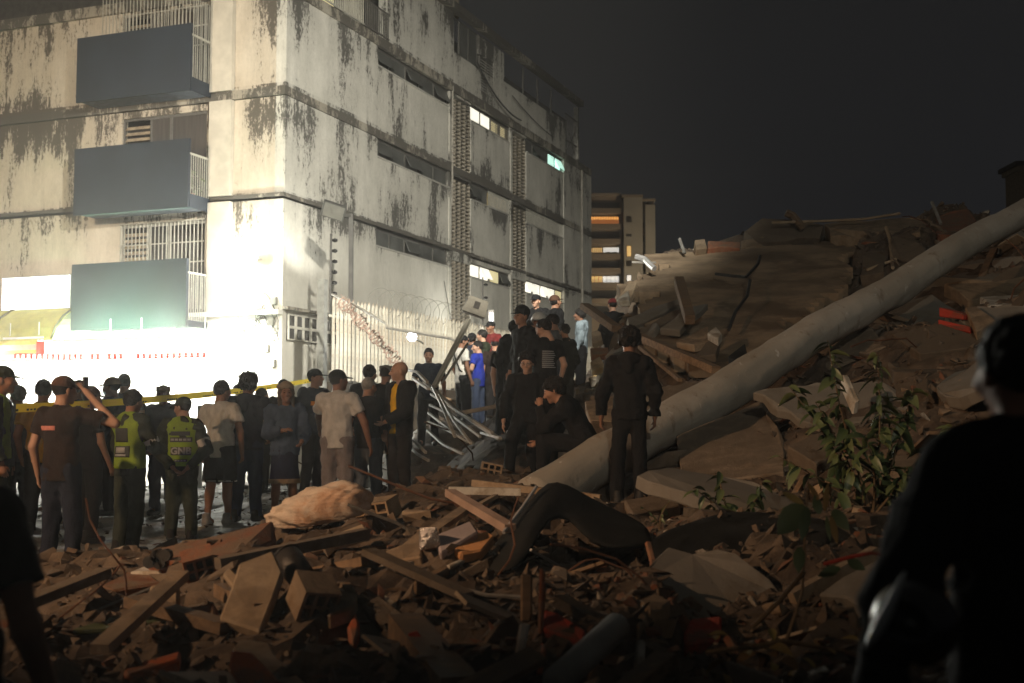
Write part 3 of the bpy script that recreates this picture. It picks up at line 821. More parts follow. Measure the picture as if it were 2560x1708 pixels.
# ------------------------------------------------------------------ who stands where (measured in the photograph; K = its scale)
K = 2560 / 2350
PEOPLE = []
def who(label, u, vh, h, yaw, vf=None, Y=None, zf=None, **kw):
    """u, vh, vf: column, head top and feet in the 2350 px wide view; h: height in metres"""
    u *= K; vh *= K
    if Y is None: Y = FPX * h / (vf * K - vh)
    top = P(u, vh, Y)
    PEOPLE.append(dict(label=label, x=top.x, y=Y, z=top.z - h, h=h, yaw=RAD(yaw), **kw))
    return PEOPLE[-1]
who('man in dark green jacket and peaked cap at the left end of the crowd', 2, 842, 1.76, -78, Y=11.6, top='jacket', topc='army', bot='army', head='cap', capc='army', hyaw=0, strip='lime')
who('blurred person in black tee with bare forearm, nearest on the left', -112, 905, 1.62, -20, Y=3.3, top='tee', topc='black', bot='black', head='short', armsR=((.27, .02, 1.10), (.25, .16, .86)), near=True)
who('man in black tee with pink back print holding a phone to his ear', 145, 865, 1.76, -14, vf=1312, top='tee', topc='blackbrown', bot='navyjeans', head='cap', capc='brown', hyaw=-25, armsR=((.46, .12, 1.33), (.17, .10, 1.62)), prt='pink', phone=True)
who('man in mustard yellow shirt behind the man on the phone', 100, 872, 1.72, 12, Y=14.0, top='tee', topc='mustard', bot='dark', head='short')
who('grey haired man with pale face at the left of the crowd', 43, 886, 1.65, 40, Y=14.6, top='tee', topc='grey', bot='dark', head='grey')
who('man in dark shirt and yellow side panels right of the man on the phone', 206, 888, 1.72, -35, vf=1243, top='tee', topc='dark', bot='dark', head='cap', capc='brown', vest='side')
who('person with reddish cap peeking behind the man on the phone', 180, 874, 1.70, -30, Y=16.5, top='tee', topc='dark', bot='dark', head='cap', capc='brown')
who('man in flat cap and white face mask facing left', 260, 867, 1.74, 82, Y=16.0, top='jacket', topc='navy', bot='dark', head='cap', capc='tan', mask=True)
who('bare headed man behind the masked man', 286, 859, 1.78, 20, Y=18.0, top='tee', topc='dark', bot='dark', head='short')
who('guard in lime vest with dark harness and green trousers, back turned', 302, 895, 1.72, -30, vf=1268, top='jacket', topc='army', bot='olive', head='short', vest='full', armsR=((.27, .08, 1.14), (.12, .26, 1.10)), armsL=((-.27, .06, 1.14), (-.10, .25, 1.08)), vtext=True)
who('man in square cap and dark jacket facing the camera', 376, 884, 1.72, 172, vf=1181, top='jacket', topc='navy', bot='navyjeans', head='boxcap', capc='tan')
who('guard in lime vest marked GNB with hands clasped behind her back', 420, 913, 1.63, 8, vf=1238, top='jacket', topc='army', bot='olive', head='cap', capc='army', hyaw=55, vest='full', gnb=True, armsR=((.30, -.06, 1.12), (.09, -.20, .89)), armsL=((-.30, -.06, 1.12), (-.08, -.21, .90)))
who('man in white tee and black shorts with white trim', 508, 874, 1.75, -14, vf=1203, top='tee', topc='white', bot='shorts', botc='black', head='short', hyaw=-20, lightshoe=True)
who('man in dark navy hoodie and jeans with tall messy hair', 569, 860, 1.80, -6, vf=1195, top='hoodie', topc='navy', bot='jeans', head='messy', armsR=((.29, .05, 1.15), (.22, .2, 1.0)), armsL=((-.29, .05, 1.15), (-.22, .2, 1.0)))
who('person in dark cap half hidden left of the navy hoodie', 547, 883, 1.66, -60, Y=20.0, top='tee', topc='dark', bot='dark', head='cap', capc='black')
who('person with dark hair half hidden right of the navy hoodie', 600, 892, 1.62, -30, Y=19.6, top='tee', topc='dark', bot='dark', head='short')
who('woman with long hair and beret in denim jacket and dark skirt', 656, 881, 1.64, -155, vf=1192, top='jacket', topc='denim', bot='skirt', botc='darkblue', head='longberet', capc='tan', hyaw=-10, armsR=((.25, .06, 1.10), (.10, .26, 1.15)), armsL=((-.25, .04, 1.10), (-.16, .20, 1.0)))
who('person in dark cap right behind the woman with the beret', 651, 872, 1.70, 20, Y=19.5, top='tee', topc='dark', bot='dark', head='cap', capc='black')
who('man in dark cap and navy jacket with orange chest patch', 722, 848, 1.75, -132, vf=1133, top='jacket', topc='navy', bot='dark', head='cap', capc='black', hyaw=25, patch='orange')
who('broad man in pale grey tee and grey trousers, back turned', 775, 850, 1.78, -16, vf=1186, top='tee', topc='palegrey', bot='mauvegrey', head='cap', capc='black', hyaw=-35, armsL=((-.34, .22, 1.20), (-.42, .42, 1.05)), armsR=((.34, .02, 1.13), (.38, .10, .86)), wide=1.12)
who('man in dark jacket behind the man in black tee', 848, 838, 1.74, -8, Y=17.6, top='jacket', topc='black', bot='dark', head='short')
who('man with short grey hair in black tee and grey trousers', 845, 866, 1.72, -18, vf=1172, top='tee', topc='black', bot='greyblue', head='buzz')
who('man in grey cap with black backpack by the fence', 886, 838, 1.73, 5, Y=17.2, top='jacket', topc='black', bot='dark', head='boxcap', capc='greycap', backpack=True)
who('bald man in yellow polo and open black jacket turned left', 920, 830, 1.76, 128, vf=1152, top='openjacket', topc='yellow', topc2='black', bot='dark', head='bald', hyaw=-25, armsL=((-.27, .10, 1.12), (-.1, .28, 1.0)))
who('young man in navy tee facing the camera before the fence', 984, 800, 1.74, 178, Y=22.5, top='tee', topc='navy', bot='dark', head='short')
who('man in white tee with black shoulder strap and cap', 1060, 770, 1.73, -62, vf=977, top='tee', topc='white', bot='black', head='cap', capc='black', hyaw=-10, strap=True)
who('man in bright blue jersey and jeans on the rubble', 1098, 783, 1.70, 60, vf=980, top='tee', topc='blue', bot='jeans', head='short', hyaw=40, armsL=((-.34, -.05, 1.16), (-.20, .18, 1.0)), collar='red')
who('man in dark brown tee and dark red cap beside the blue jersey', 1136, 776, 1.74, -15, vf=978, top='tee', topc='blackbrown', bot='dark', head='cap', capc='maroon', hyaw=10)
who('man in red tee and black cap near the upright tube lamp', 1127, 738, 1.74, 150, Y=26.5, top='tee', topc='maroon', bot='dark', head='cap', capc='black')
who('man in dark green jacket pointing left with outstretched arm', 1108, 757, 1.72, 70, Y=25.8, top='jacket', topc='army', bot='dark', head='short', armsR=((.22, .30, 1.36), (.12, .55, 1.32)), armsL=((-.22, .30, 1.36), (-.12, .55, 1.32)))
who('young man in tall black cap and black shirt looking left', 1200, 707, 1.84, 118, Y=18.2, top='jacket', topc='black', bot='black', head='tallcap', capc='black')
who('man in long black coat with his back to the fence', 1180, 736, 1.74, -30, Y=19.6, top='jacket', topc='black', bot='black', head='short')
who('man in black cap and jacket standing highest by the wall', 1230, 677, 1.75, 170, Y=24.0, top='jacket', topc='black', bot='black', head='cap', capc='black')
who('man in black jacket with head raised at the top of the group', 1272, 678, 1.78, -60, Y=23.2, top='jacket', topc='black', bot='black', head='cap', capc='brown', hpitch=12)
who('person in pale round helmet in the middle of the group', 1238, 721, 1.72, 160, Y=19.4, top='tee', topc='dark', bot='dark', head='helmet')
who('man in black tee with lines of white print on its back', 1250, 733, 1.80, 22, Y=17.6, top='tee', topc='black', bot='black', head='short', hyaw=40, hpitch=-20, prt='lines')
who('man in grey jacket behind the man with the printed tee', 1270, 722, 1.74, 75, Y=19.2, top='jacket', topc='grey', bot='greyblue', head='short', hpitch=-15)
who('boy in pale blue hoodie and wide black trousers facing left', 1333, 709, 1.68, 78, vf=906, top='hoodie', topc='paleblue', bot='widedark', head='bowl', armsR=((.26, .0, 1.12), (.24, .10, .90)))
who('man in glasses and black shirt standing with one knee bent', 1210, 812, 1.70, 176, vf=1117, top='jacket', topc='black', bot='black', head='messy', glasses=True, hyaw=-8, hpitch=-12, pose='kneebent')
who('man in black sitting on the fallen column, hand to his mouth', 1342, 866, 1.74, 78, Y=13.4, top='hoodie', topc='black', bot='black', head='curly', pose='sit', hpitch=-22, hyaw=8)
who('man in black hooded jacket standing alone, back to the camera', 1444, 757, 1.78, -8, vf=1159, top='hoodie', topc='black', bot='black', head='messy', wide=.88, hpitch=-10)
who('person in dark jacket climbing the rubble under the far tower', 1407, 686, 1.66, 30, Y=23.0, top='jacket', topc='black', bot='dark', head='cap', capc='maroon')
who('blurred man in black with red lit neck, nearest on the right', 2343, 731, 1.64, 12, Y=2.8, hyaw=-4, wide=1.02, top='jacket', topc='black', bot='black', head='short', near=True, armsL=((-.33, .0, 1.10), (-.34, .12, .84)))
who('dark haired man squeezed in behind the printed tee and the grey jacket', 1296, 744, 1.72, 50, Y=21.4, top='jacket', topc='black', bot='dark', head='short')
who('man in black standing low between the red tee and the tall cap', 1164, 768, 1.74, -25, Y=19.8, top='tee', topc='black', bot='black', head='cap', capc='black')
who('man in dark grey top seen between the tall cap and the pale helmet', 1221, 738, 1.74, 190, Y=21.0, top='jacket', topc='dark', bot='dark', head='messy')
who('dark figure in cap right behind the white tee with the strap', 1084, 765, 1.72, 40, Y=25.6, top='jacket', topc='navy', bot='dark', head='cap', capc='black')
for p in PEOPLE:
    if p.get('pose') == 'sit': p['z'] = P(1280 * K, 1112 * K, 13.4).z - .0

# ------------------------------------------------------------------ the ground: street and rubble heap
def ctrl(u, v, Y, r): 
    p = P(u, v, Y); return (p.x, Y, p.z, r)
CT = [(p['x'], p['y'], p['z'], .10) for p in PEOPLE if not p.get('near')]
CT += [(x, y, 0.0, .04) for x in (-16, -12, -8, -5) for y in (12.2, 14, 17, 20, 24, 28, 33)]
CT += [(-3, 24, 0.05, .05), (-3, 27, .05, .05), (-2.8, 21, .05, .05), (-3.4, 30, 0, .03), (-2.2, 13.2, .02, .1), (-1.6, 18.5, .2, .2), (-1.2, 20.5, .3, .3), (-1.0, 22.5, .7, .3)]
CT += [(-12, 8, .0, .2), (-8, 8, .1, .4), (-9, 4, .1, .4), (-4.5, 10.6, .12, .3), (-3.3, 10.3, .2, .5), (-6, 10.8, .0, .2), (-2.6, 8.0, .12, .6), (-3.6, 8.2, .15, .6)]
CT += [ctrl(100, 1760, 5.5, .5), ctrl(700, 1760, 5.2, .7), ctrl(1280, 1760, 5.2, .7), ctrl(2000, 1760, 5.2, .6), (2.6, 4.6, .1, .5), (-4, 3, .0, .4), (0, 3, .1, .4), (4, 3, .1, .4)]
CT += [ctrl(380, 1440, 9.0, .6), ctrl(640, 1390, 9.3, .6), ctrl(800, 1350, 9.8, .5), ctrl(960, 1345, 9.4, .7), ctrl(1180, 1340, 9.6, .7), ctrl(560, 1560, 7.3, .8), ctrl(830, 1480, 7.6, .9), ctrl(1000, 1560, 6.8, .8),
       ctrl(1230, 1250, 11.6, .5), ctrl(1040, 1240, 12.8, .4), ctrl(1150, 1180, 14.8, .4), ctrl(1330, 1240, 12.4, .5), ctrl(1500, 1275, 11.6, .35), ctrl(1650, 1270, 11.0, .5), ctrl(1850, 1330, 9.2, .6), ctrl(2100, 1330, 8.6, .6), ctrl(2300, 1400, 7.4, .5), ctrl(1500, 1430, 8.6, .6), ctrl(1700, 1500, 7.4, .7), ctrl(1350, 1480, 7.6, .6), ctrl(2100, 1560, 6.2, .6),
       ctrl(1700, 1170, 13.2, .2), ctrl(1900, 1090, 13.8, .4), ctrl(2100, 1030, 13.6, .6), ctrl(2350, 960, 13.4, .7), ctrl(2560, 930, 13.0, .7), ctrl(1600, 1040, 15.8, .3), ctrl(1480, 1010, 17.0, .3), ctrl(1780, 960, 16.8, .5), ctrl(1950, 880, 17.4, .6), ctrl(2230, 830, 17.5, .7), ctrl(2500, 770, 17.5, .7), ctrl(2800, 780, 17.5, .7),
       ctrl(1600, 850, 19.5, .6), ctrl(1480, 985, 22.0, .2), ctrl(1530, 915, 22.0, .6), ctrl(1565, 800, 22.5, .7), ctrl(1440, 1010, 20.5, .2), ctrl(1590, 700, 25.5, .5), ctrl(1750, 640, 26.5, .3), ctrl(2000, 615, 27.0, .4), ctrl(2250, 585, 26.5, .8), ctrl(2450, 640, 23.5, .8), ctrl(2600, 640, 22.0, .8), ctrl(2900, 560, 24.0, .8),
       ctrl(2000, 575, 29.5, .7), ctrl(2350, 545, 28.5, .8), ctrl(1700, 625, 28.5, .5), ctrl(1850, 600, 29, .7), ctrl(2700, 520, 28, .8)]
CT += [(x, 38, z, .5) for x, z in ((2.5, 2.2), (4, 3.0), (6, 4.0), (9, 4.6), (13, 4.8), (18, 4.8))]
CT += [(1.5, 33, 1.8, .5), (2.2, 29, 2.2, .5), (.6, 27, 1.8, .4), (1.4, 25, 2.2, .4), (-.4, 26, 1.4, .3), (4.5, 48, .5, .3), (10, 50, 1, .3), (18, 50, 1, .3), (24, 30, 5, .6), (24, 20, 4, .6), (22, 10, 2, .5), (10, 5, .3, .5), (9, 9, 1.0, .5)]
# sloping roof slab of the collapsed block lies here; ground just under it
CT = np.array(CT, dtype=np.float64)
GX0, GX1, GY0, GY1, GS = -14.0, 22.0, 2.2, 50.0, 0.10
gx = np.arange(GX0, GX1 + .01, GS); gy = np.arange(GY0, GY1 + .01, GS)
XX, YY = np.meshgrid(gx, gy, indexing='ij')
num = np.zeros_like(XX); den = np.zeros_like(XX); nr = np.zeros_like(XX)
for cx, cy, cz, cr in CT:
    w = 1.0 / ((XX - cx) ** 2 + ((YY - cy) * .8) ** 2 + .02) ** 1.75
    num += w * cz; den += w; nr += w * cr
HZ = num / den; RG = nr / den
rs = np.random.RandomState(4)
def vnoise(x, y, s, seed):
    r = np.random.RandomState(seed); n = 256; t = r.rand(n, n)
    a = x / s; b = y / s; i = np.floor(a).astype(int); j = np.floor(b).astype(int); fa = a - i; fb = b - j
    fa = fa * fa * (3 - 2 * fa); fb = fb * fb * (3 - 2 * fb)
    g = lambda p, q: t[p % n, q % n]
    return (g(i, j) * (1 - fa) + g(i + 1, j) * fa) * (1 - fb) + (g(i, j + 1) * (1 - fa) + g(i + 1, j + 1) * fa) * fb
def shards(x, y, s, seed, tilt):
    """patchwork of tilted plates, as broken slabs lie"""
    r = np.random.RandomState(seed); n = 128
    jx = r.rand(n, n); jy = r.rand(n, n); hh = r.rand(n, n) - .5; ta = (r.rand(n, n) - .5) * tilt; tb = (r.rand(n, n) - .5) * tilt
    a = x / s; b = y / s; i0 = np.floor(a).astype(int); j0 = np.floor(b).astype(int)
    best = np.full(x.shape, 9e9); out = np.zeros(x.shape)
    for di in (-1, 0, 1):
        for dj in (-1, 0, 1):
            i = i0 + di; j = j0 + dj; im = i % n; jm = j % n
            dx = a - i - jx[im, jm]; dy = b - j - jy[im, jm]; d = dx * dx + dy * dy * 1.6
            val = hh[im, jm] + ta[im, jm] * dx + tb[im, jm] * dy
            m = d < best
            best = np.where(m, d, best); out = np.where(m, val, out)
    return out
HZ = HZ + RG * (.30 * shards(XX, YY, .85, 1, 1.2) + .16 * shards(XX, YY, .34, 2, 1.4) + .05 * (vnoise(XX, YY, .22, 3) - .5)) + .012 * (vnoise(XX, YY, .5, 5) - .5)
SLAB_UV = [(1637, 640, 26.5), (1760, 622, 26.8), (1905, 608, 27.2), (2020, 603, 27.4), (2150, 600, 27.3), (2130, 690, 24.2), (2060, 770, 20.8), (1960, 850, 18.6), (1900, 905, 17.6), (1780, 925, 17.4), (1700, 880, 18.3), (1640, 860, 19.0), (1590, 820, 20.3), (1575, 740, 23.0)]
def carve(uvY, drop):
    """lowers the heap to just under a big slab lying on it"""
    W = [P(*q) for q in uvY]; n = Vector((0, 0, 0)); c = sum(W, Vector()) / len(W)
    A = np.array([[w.x, w.y, 1] for w in W]); co, *_ = np.linalg.lstsq(A, np.array([w.z for w in W]), rcond=None)
    ins = np.zeros(XX.shape, bool)
    for i in range(len(W)):
        a, b = W[i], W[(i + 1) % len(W)]
        cr = ((a.y > YY) != (b.y > YY)) & (XX < (b.x - a.x) * (YY - a.y) / (b.y - a.y + 1e-9) + a.x)
        ins ^= cr
    pl = co[0] * XX + co[1] * YY + co[2] - drop
    HZ[ins] = np.minimum(HZ, pl)[ins]
carve(SLAB_UV, .35)
def ground(x, y):
    a = min(max((x - GX0) / GS, 0), len(gx) - 1.001); b = min(max((y - GY0) / GS, 0), len(gy) - 1.001)
    i = int(a); j = int(b); fa = a - i; fb = b - j
    return float((HZ[i, j] * (1 - fa) + HZ[i + 1, j] * fa) * (1 - fb) + (HZ[i, j + 1] * (1 - fa) + HZ[i + 1, j + 1] * fa) * fb)
def rough_at(x, y):
    i = int(min(max((x - GX0) / GS, 0), len(gx) - 1)); j = int(min(max((y - GY0) / GS, 0), len(gy) - 1))
    return float(RG[i, j])
def hit(u, v, y0=3.0, y1=48.0):
    """where a pixel's line of sight first meets the ground"""
    d = ray(u, v); Y = y0
    while Y < y1:
        p = Vector((0, 0, CAMH)) + d * (Y / d.y)
        if p.z <= ground(p.x, p.y): return p
        Y += .04
    return Vector((0, 0, CAMH)) + d * (y1 / d.y)

RUB = mat('rubble_earth', (.105, .078, .055), .95, .45, 3.2, .6, 30, dirt=(.05, .036, .026))
q = bpy.data.meshes.new('rubble_heap')
nx, ny = len(gx), len(gy)
V = np.stack([XX, YY, HZ], -1).reshape(-1, 3)
ii, jj = np.meshgrid(np.arange(nx - 1), np.arange(ny - 1), indexing='ij')
keep = ~((XX[:-1, :-1] < -1.5) & (YY[:-1, :-1] > 11.3) & (XX[:-1, :-1] < -2.0 - 0 * XX[:-1, :-1]))
a0 = (ii * ny + jj)[keep]; 
Fq = np.stack([a0, a0 + ny, a0 + ny + 1, a0 + 1], -1)
used = np.unique(Fq); remap = -np.ones(len(V), int); remap[used] = np.arange(len(used))
q.from_pydata(V[used].tolist(), [], remap[Fq].tolist()); q.materials.append(RUB); q.update()
tag(link('rubble_ground', q), kind='structure')
# the paved street in front of the shop, with litter; wide ground to the horizon
ST = mat('dusty_street_concrete', (.33, .305, .25), .75, .35, 2.2, .5, 26, dirt=(.10, .085, .065), spec=.5)
ga = (XX[:-1, :-1] >= -14) & (XX[:-1, :-1] < -1.9) & (YY[:-1, :-1] > 11.2)
a0 = (ii * ny + jj)[ga]
Fq = np.stack([a0, a0 + ny, a0 + ny + 1, a0 + 1], -1)
used = np.unique(Fq); remap = -np.ones(len(V), int); remap[used] = np.arange(len(used))
V2 = V[used].copy(); V2[:, 2] -= .004
q = bpy.data.meshes.new('street'); q.from_pydata(V2.tolist(), [], remap[Fq].tolist()); q.materials.append(ST); q.update()
tag(link('street', q), kind='structure')
tag(MB().add([(-900, -300, -.25), (900, -300, -.25), (900, 1500, -.25), (-900, 1500, -.25)], [(0, 1, 2, 3)]).build('ground', mat('far_ground', (.09, .08, .065), .95, .3, .3, 0)), kind='structure')

# ------------------------------------------------------------------ broken things: shared shapes
CONC = mat('broken_concrete', (.165, .13, .095), .95, .30, 4, .6, 40, dirt=(.13, .10, .07), rand=.35, dust=0.85)
CREAM = mat('cream_plaster_chunk', (.34, .255, .17), .9, .22, 5, .4, 40, dirt=(.25, .17, .10), rand=.25, dust=0.85)
CLAY = mat('red_clay_block', (.24, .085, .042), .92, .3, 6, .5, 40, dirt=(.22, .12, .07), rand=.3, dust=0.85)
WOOD = mat('weathered_wood', (.20, .13, .075), .85, .3, 3, .3, 30, stretch=(1, 6, 6), rand=.35, dust=0.85)
PALEW = mat('pale_board', (.44, .34, .23), .8, .18, 3, .2, 30, dirt=(.33, .24, .15), rand=.2, dust=0.55)
STEEL = mat('dull_steel', (.26, .25, .23), .5, .3, 5, .1, metal=.3, rand=.3)
ORANGE = mat('orange_paint', (.58, .13, .035), .8, .2, 4, .3, 40, dirt=(.30, .12, .06), dust=0.55)
REDP = mat('red_paint', (.45, .045, .025), .8, .25, 4, .3, 40, dirt=(.2, .05, .03), dust=0.55)
WHITEP = mat('dirty_white_board', (.60, .57, .50), .75, .15, 4, .2, 30, dirt=(.36, .31, .24), dust=0.55)
BLACKP = mat('black_membrane', (.014, .0145, .014), .95, .4, 3, .35, 14, spec=.12)
GREYC = mat('smooth_grey_concrete', (.19, .175, .15), .85, .16, 1.5, .25, 30, dirt=(.16, .14, .11))
BROWNC = mat('brown_roof_slab', (.25, .185, .12), .95, .34, 1.1, .35, 22, dirt=(.13, .09, .055))
mix_m, nt, nd, lk, bs = _nt('rubble_mix')
r = nd.new('ShaderNodeNewGeometry').outputs['Random Per Island']
cr = nd.new('ShaderNodeValToRGB'); cr.color_ramp.interpolation = 'CONSTANT'; lk.new(r, cr.inputs[0])
cols = [(0, (.10, .075, .053)), (.24, (.15, .115, .08)), (.42, (.17, .065, .034)), (.52, (.06, .045, .034)), (.70, (.24, .18, .12)), (.78, (.13, .085, .05)), (.88, (.09, .08, .068)), (.965, (.46, .42, .35))]
el = cr.color_ramp.elements
while len(el) < len(cols): el.new(.5)
for e_, (pz, c) in zip(el, cols): e_.position = pz; e_.color = (*c, 1)
t = nd.new('ShaderNodeTexCoord'); n1 = _noise(nd, lk, t.outputs['Object'], 7, 5, .7)
lk.new(_mix(nd, lk, _smooth(nd, lk, n1, .35, .7), cr.outputs[0], (.12, .09, .065)), bs.inputs['Base Color'])
bs.inputs['Roughness'].default_value = .92
_bump(nd, lk, bs, _noise(nd, lk, t.outputs['Object'], 42, 4), .5, .02)

def hull(rnd, sx, sy, sz, n=11):
    bm = bmesh.new()
    for _ in range(n):
        p = Vector((rnd.uniform(-1, 1), rnd.uniform(-1, 1), rnd.uniform(-1, 1)))
        m = max(abs(p.x), abs(p.y), abs(p.z)); p /= m
        bm.verts.new((p.x * sx * rnd.uniform(.7, 1), p.y * sy * rnd.uniform(.7, 1), p.z * sz * rnd.uniform(.75, 1)))
    r = bmesh.ops.convex_hull(bm, input=bm.verts)
    for v in [v for v in bm.verts if not v.link_faces]: bm.verts.remove(v)
    bm.normal_update()
    bm.verts.index_update()
    vs = [tuple(v.co) for v in bm.verts]; fs = [tuple(v.index for v in f.verts) for f in bm.faces]
    bm.free(); return vs, fs
def jitter_poly(pts, rnd, amt, seg):
    """breaks straight edges into uneven ones"""
    out = []
    n = len(pts)
    for i in range(n):
        a, b = pts[i], pts[(i + 1) % n]
        L = (b - a).length; k = max(1, int(L / seg))
        for j in range(k):
            p = a.lerp(b, j / k)
            if j: p = p + Vector((rnd.uniform(-1, 1), rnd.uniform(-.3, .3), rnd.uniform(-1, 1))) * amt
            out.append(p)
    return out
def newell(pts):
    n = Vector((0, 0, 0))
    for i in range(len(pts)):
        a, b = pts[i], pts[(i + 1) % len(pts)]
        n += Vector(((a.y - b.y) * (a.z + b.z), (a.z - b.z) * (a.x + b.x), (a.x - b.x) * (a.y + b.y)))
    return n.normalized()
def slab(name, label, cat, pts, th, m, rnd=None, amt=0.0, seg=.3, group=None, ext=None, onto=True, parent=None):
    """a broken plate seen by its face: pts (u, v, distance) in photo pixels; distance None = lying on the ground"""
    W = []
    for (u, v, Y) in pts:
        if Y is None:
            h = hit(u, v); W.append(P(u, v, h.y * (1 - .010)))
        else: W.append(P(u, v, min(Y, hit(u, v).y * .988) if onto else Y))
    n = newell(W)
    if n.dot(Vector((0, 0, CAMH)) - W[0]) < 0: W.reverse(); n = -n
    c = sum(W, Vector()) / len(W)
    if amt: W = jitter_poly(W, rnd or random.Random(hash(name) % 1000), amt, seg)
    W = [w - c for w in W]
    q = MB().prism(W, ext if ext is not None else -n * th)
    o = q.build(name, m, parent, recalc=True); o.location = c
    bv = o.modifiers.new('edge', 'BEVEL'); bv.width = min(.012, th * .2); bv.segments = 1; bv.limit_method = 'ANGLE'
    if label: tag(o, label, cat, group)
    return o
def pole(name, label, cat, pts, r, m, n=8, group=None):
    W = [P(u, v, min(Y or 99, hit(u, v).y * .99)) for (u, v, Y) in pts]
    c = sum(W, Vector()) / len(W)
    o = MB().tube([w - c for w in W], r, n).build(name, m, None, smooth=n > 6); o.location = c
    return tag(o, label, cat, group)
def board(name, label, cat, a, b, w, h, m, up=(0, 0, 1), group=None):
    A = P(*a[:2], min(a[2] or 99, hit(a[0], a[1]).y * .985)); Bv = P(*b[:2], min(b[2] or 99, hit(b[0], b[1]).y * .985))
    c = (A + Bv) / 2
    o = MB().bar(A - c, Bv - c, w, h, up).build(name, m); o.location = c
    return tag(o, label, cat, group)
# ------------------------------------------------------------------ the collapsed block: slabs, strata, fallen column
R1 = random.Random(11)
W_ = [P(*q) for q in SLAB_UV]
A_ = np.array([[w.x, w.y, 1] for w in W_]); co_, *_r = np.linalg.lstsq(A_, np.array([w.z for w in W_]), rcond=None)
ux, uy = np.arange(2.0, 10.5, .17), np.arange(17.0, 28.2, .17)
SX, SY = np.meshgrid(ux, uy, indexing='ij')
JX = SX + .06 * (vnoise(SX, SY, .2, 31) - .5); JY = SY + .06 * (vnoise(SX, SY, .2, 32) - .5)
ins_ = np.zeros(SX.shape, bool)
PX = SX + .9 * (vnoise(SX, SY, .9, 33) - .5); PY = SY + .9 * (vnoise(SX, SY, .9, 34) - .5)
for i in range(len(W_)):
    a, b = W_[i], W_[(i + 1) % len(W_)]
    ins_ ^= ((a.y > PY) != (b.y > PY)) & (PX < (b.x - a.x) * (PY - a.y) / (b.y - a.y + 1e-9) + a.x)
SZ = co_[0] * SX + co_[1] * SY + co_[2] + .05 * (vnoise(SX, SY, 3.0, 36) - .5) + .010 * (vnoise(SX, SY, .9, 37) - .5) + .006 * (vnoise(SX, SY, .35, 38) - .5)
idx = -np.ones(SX.shape, int); q = MB()
def vid(i, j):
    if idx[i, j] < 0:
        idx[i, j] = len(q.v); q.v.append((float(JX[i, j]), float(JY[i, j]), float(SZ[i, j])))
    return int(idx[i, j])
for i in range(len(ux) - 1):
    for j in range(len(uy) - 1):
        if ins_[i, j] and ins_[i + 1, j] and ins_[i, j + 1] and ins_[i + 1, j + 1]: q.f.append((vid(i, j), vid(i + 1, j), vid(i + 1, j + 1), vid(i, j + 1)))
o = q.build('collapsed_roof_slab', BROWNC)
sd = o.modifiers.new('thick', 'SOLIDIFY'); sd.thickness = .22; sd.offset = -1
tag(o, 'huge brown tilted roof slab of the collapsed block behind the fallen column', 'roof slab')
# ridge of broken masonry above it
for i, (pts, m, lab) in enumerate((
    ([(2060, 560, 27.6), (2120, 553, 27.6), (2250, 545, 27.8), (2330, 552, 27.8), (2300, 580, 27.2), (2150, 598, 27.0), (2075, 590, 27.0)], CREAM, 'long cream roof edge on the crest of the ruin'),
    ([(1860, 580, 27.4), (1905, 545, 27.6), (1990, 548, 27.6), (2060, 562, 27.5), (2050, 596, 27.1), (1900, 606, 27.0)], CONC, 'brown masonry lump on the crest left of the cream edge'),
    ([(1853, 602, 27.2), (1853, 622, 27.0), (1905, 612, 27.0), (1910, 590, 27.2)], CREAM, 'small pale block on the crest beside the masonry lump'),
    ([(2340, 545, 27.0), (2420, 522, 27.2), (2440, 550, 26.6), (2400, 590, 26.0), (2345, 585, 26.2)], CLAY, 'dark red brick mass on the crest near the column'),
    ([(2230, 590, 26.4), (2290, 600, 26.2), (2330, 650, 25.4), (2280, 660, 25.2), (2225, 640, 25.6)], CONC, 'broken concrete block under the crest near the column'),
    ([(2150, 610, 26.0), (2220, 640, 25.4), (2210, 680, 24.6), (2150, 690, 24.2)], CONC, 'cracked plate beside the upper end of the roof slab'),
    ([(1737, 600, 26.6), (1762, 597, 26.6), (1768, 620, 26.4), (1740, 624, 26.3)], CREAM, 'small tan lump standing on the roof slab edge'),
    ([(1770, 602, 26.8), (1850, 605, 26.8), (1850, 622, 26.6), (1770, 622, 26.5)], CLAY, 'flat brick remnant along the roof slab edge'))):
    slab('masonry_chunk', lab, 'masonry', pts, .7, m, R1, .05, .35)
for i, (pts, lab) in enumerate((
    (((2330, 505, 26.5), (2352, 560, 26.0)), 'bent steel post sticking up from the crest'),
    (((1699, 597, 26.4), (1712, 634, 26.2)), 'short thin rod standing on the left end of the slab'))):
    pole('steel_rod', lab, 'rod', pts, .035, STEEL, 6)
pole('rebar', 'long thin rod lying along the crest of the ruin', 'rod', [(1930, 557, 27.2), (2080, 552, 27.2), (2160, 548, 27.2), (2250, 534, 27.2)], .03, PALEW, 6)
pole('branch', 'forked dead branch lying on the crest', 'branch', [(1965, 532, 27.3), (1982, 540, 27.3), (2000, 562, 27.2), (2008, 572, 27.2)], .09, WOOD, 6)
pole('hanging_cable', 'pale cable hanging under the crest beside the column', 'cable', [(2215, 568, 25.5), (2225, 600, 25.2), (2230, 650, 24.8), (2232, 670, 24.6)], .035, PALEW, 6)
pole('steel_rod', 'thin rod lying slantwise above the fallen column', 'rod', [(2168, 675, 24.2), (2240, 648, 24.2)], .03, PALEW, 6)
pole('cable', 'black cable curling over the tilted roof slab', 'cable', [(1790, 685, 23.4), (1830, 690, 22.8), (1865, 693, 22.4), (1895, 660, 23.8), (1900, 640, 24.8)], .03, CABLE, 6)
pole('cable', 'thin dark cable hanging down the middle of the roof slab', 'cable', [(1875, 700, 22.2), (1868, 740, 20.8), (1838, 780, 20.0), (1822, 825, 19.0)], .028, CABLE, 6)
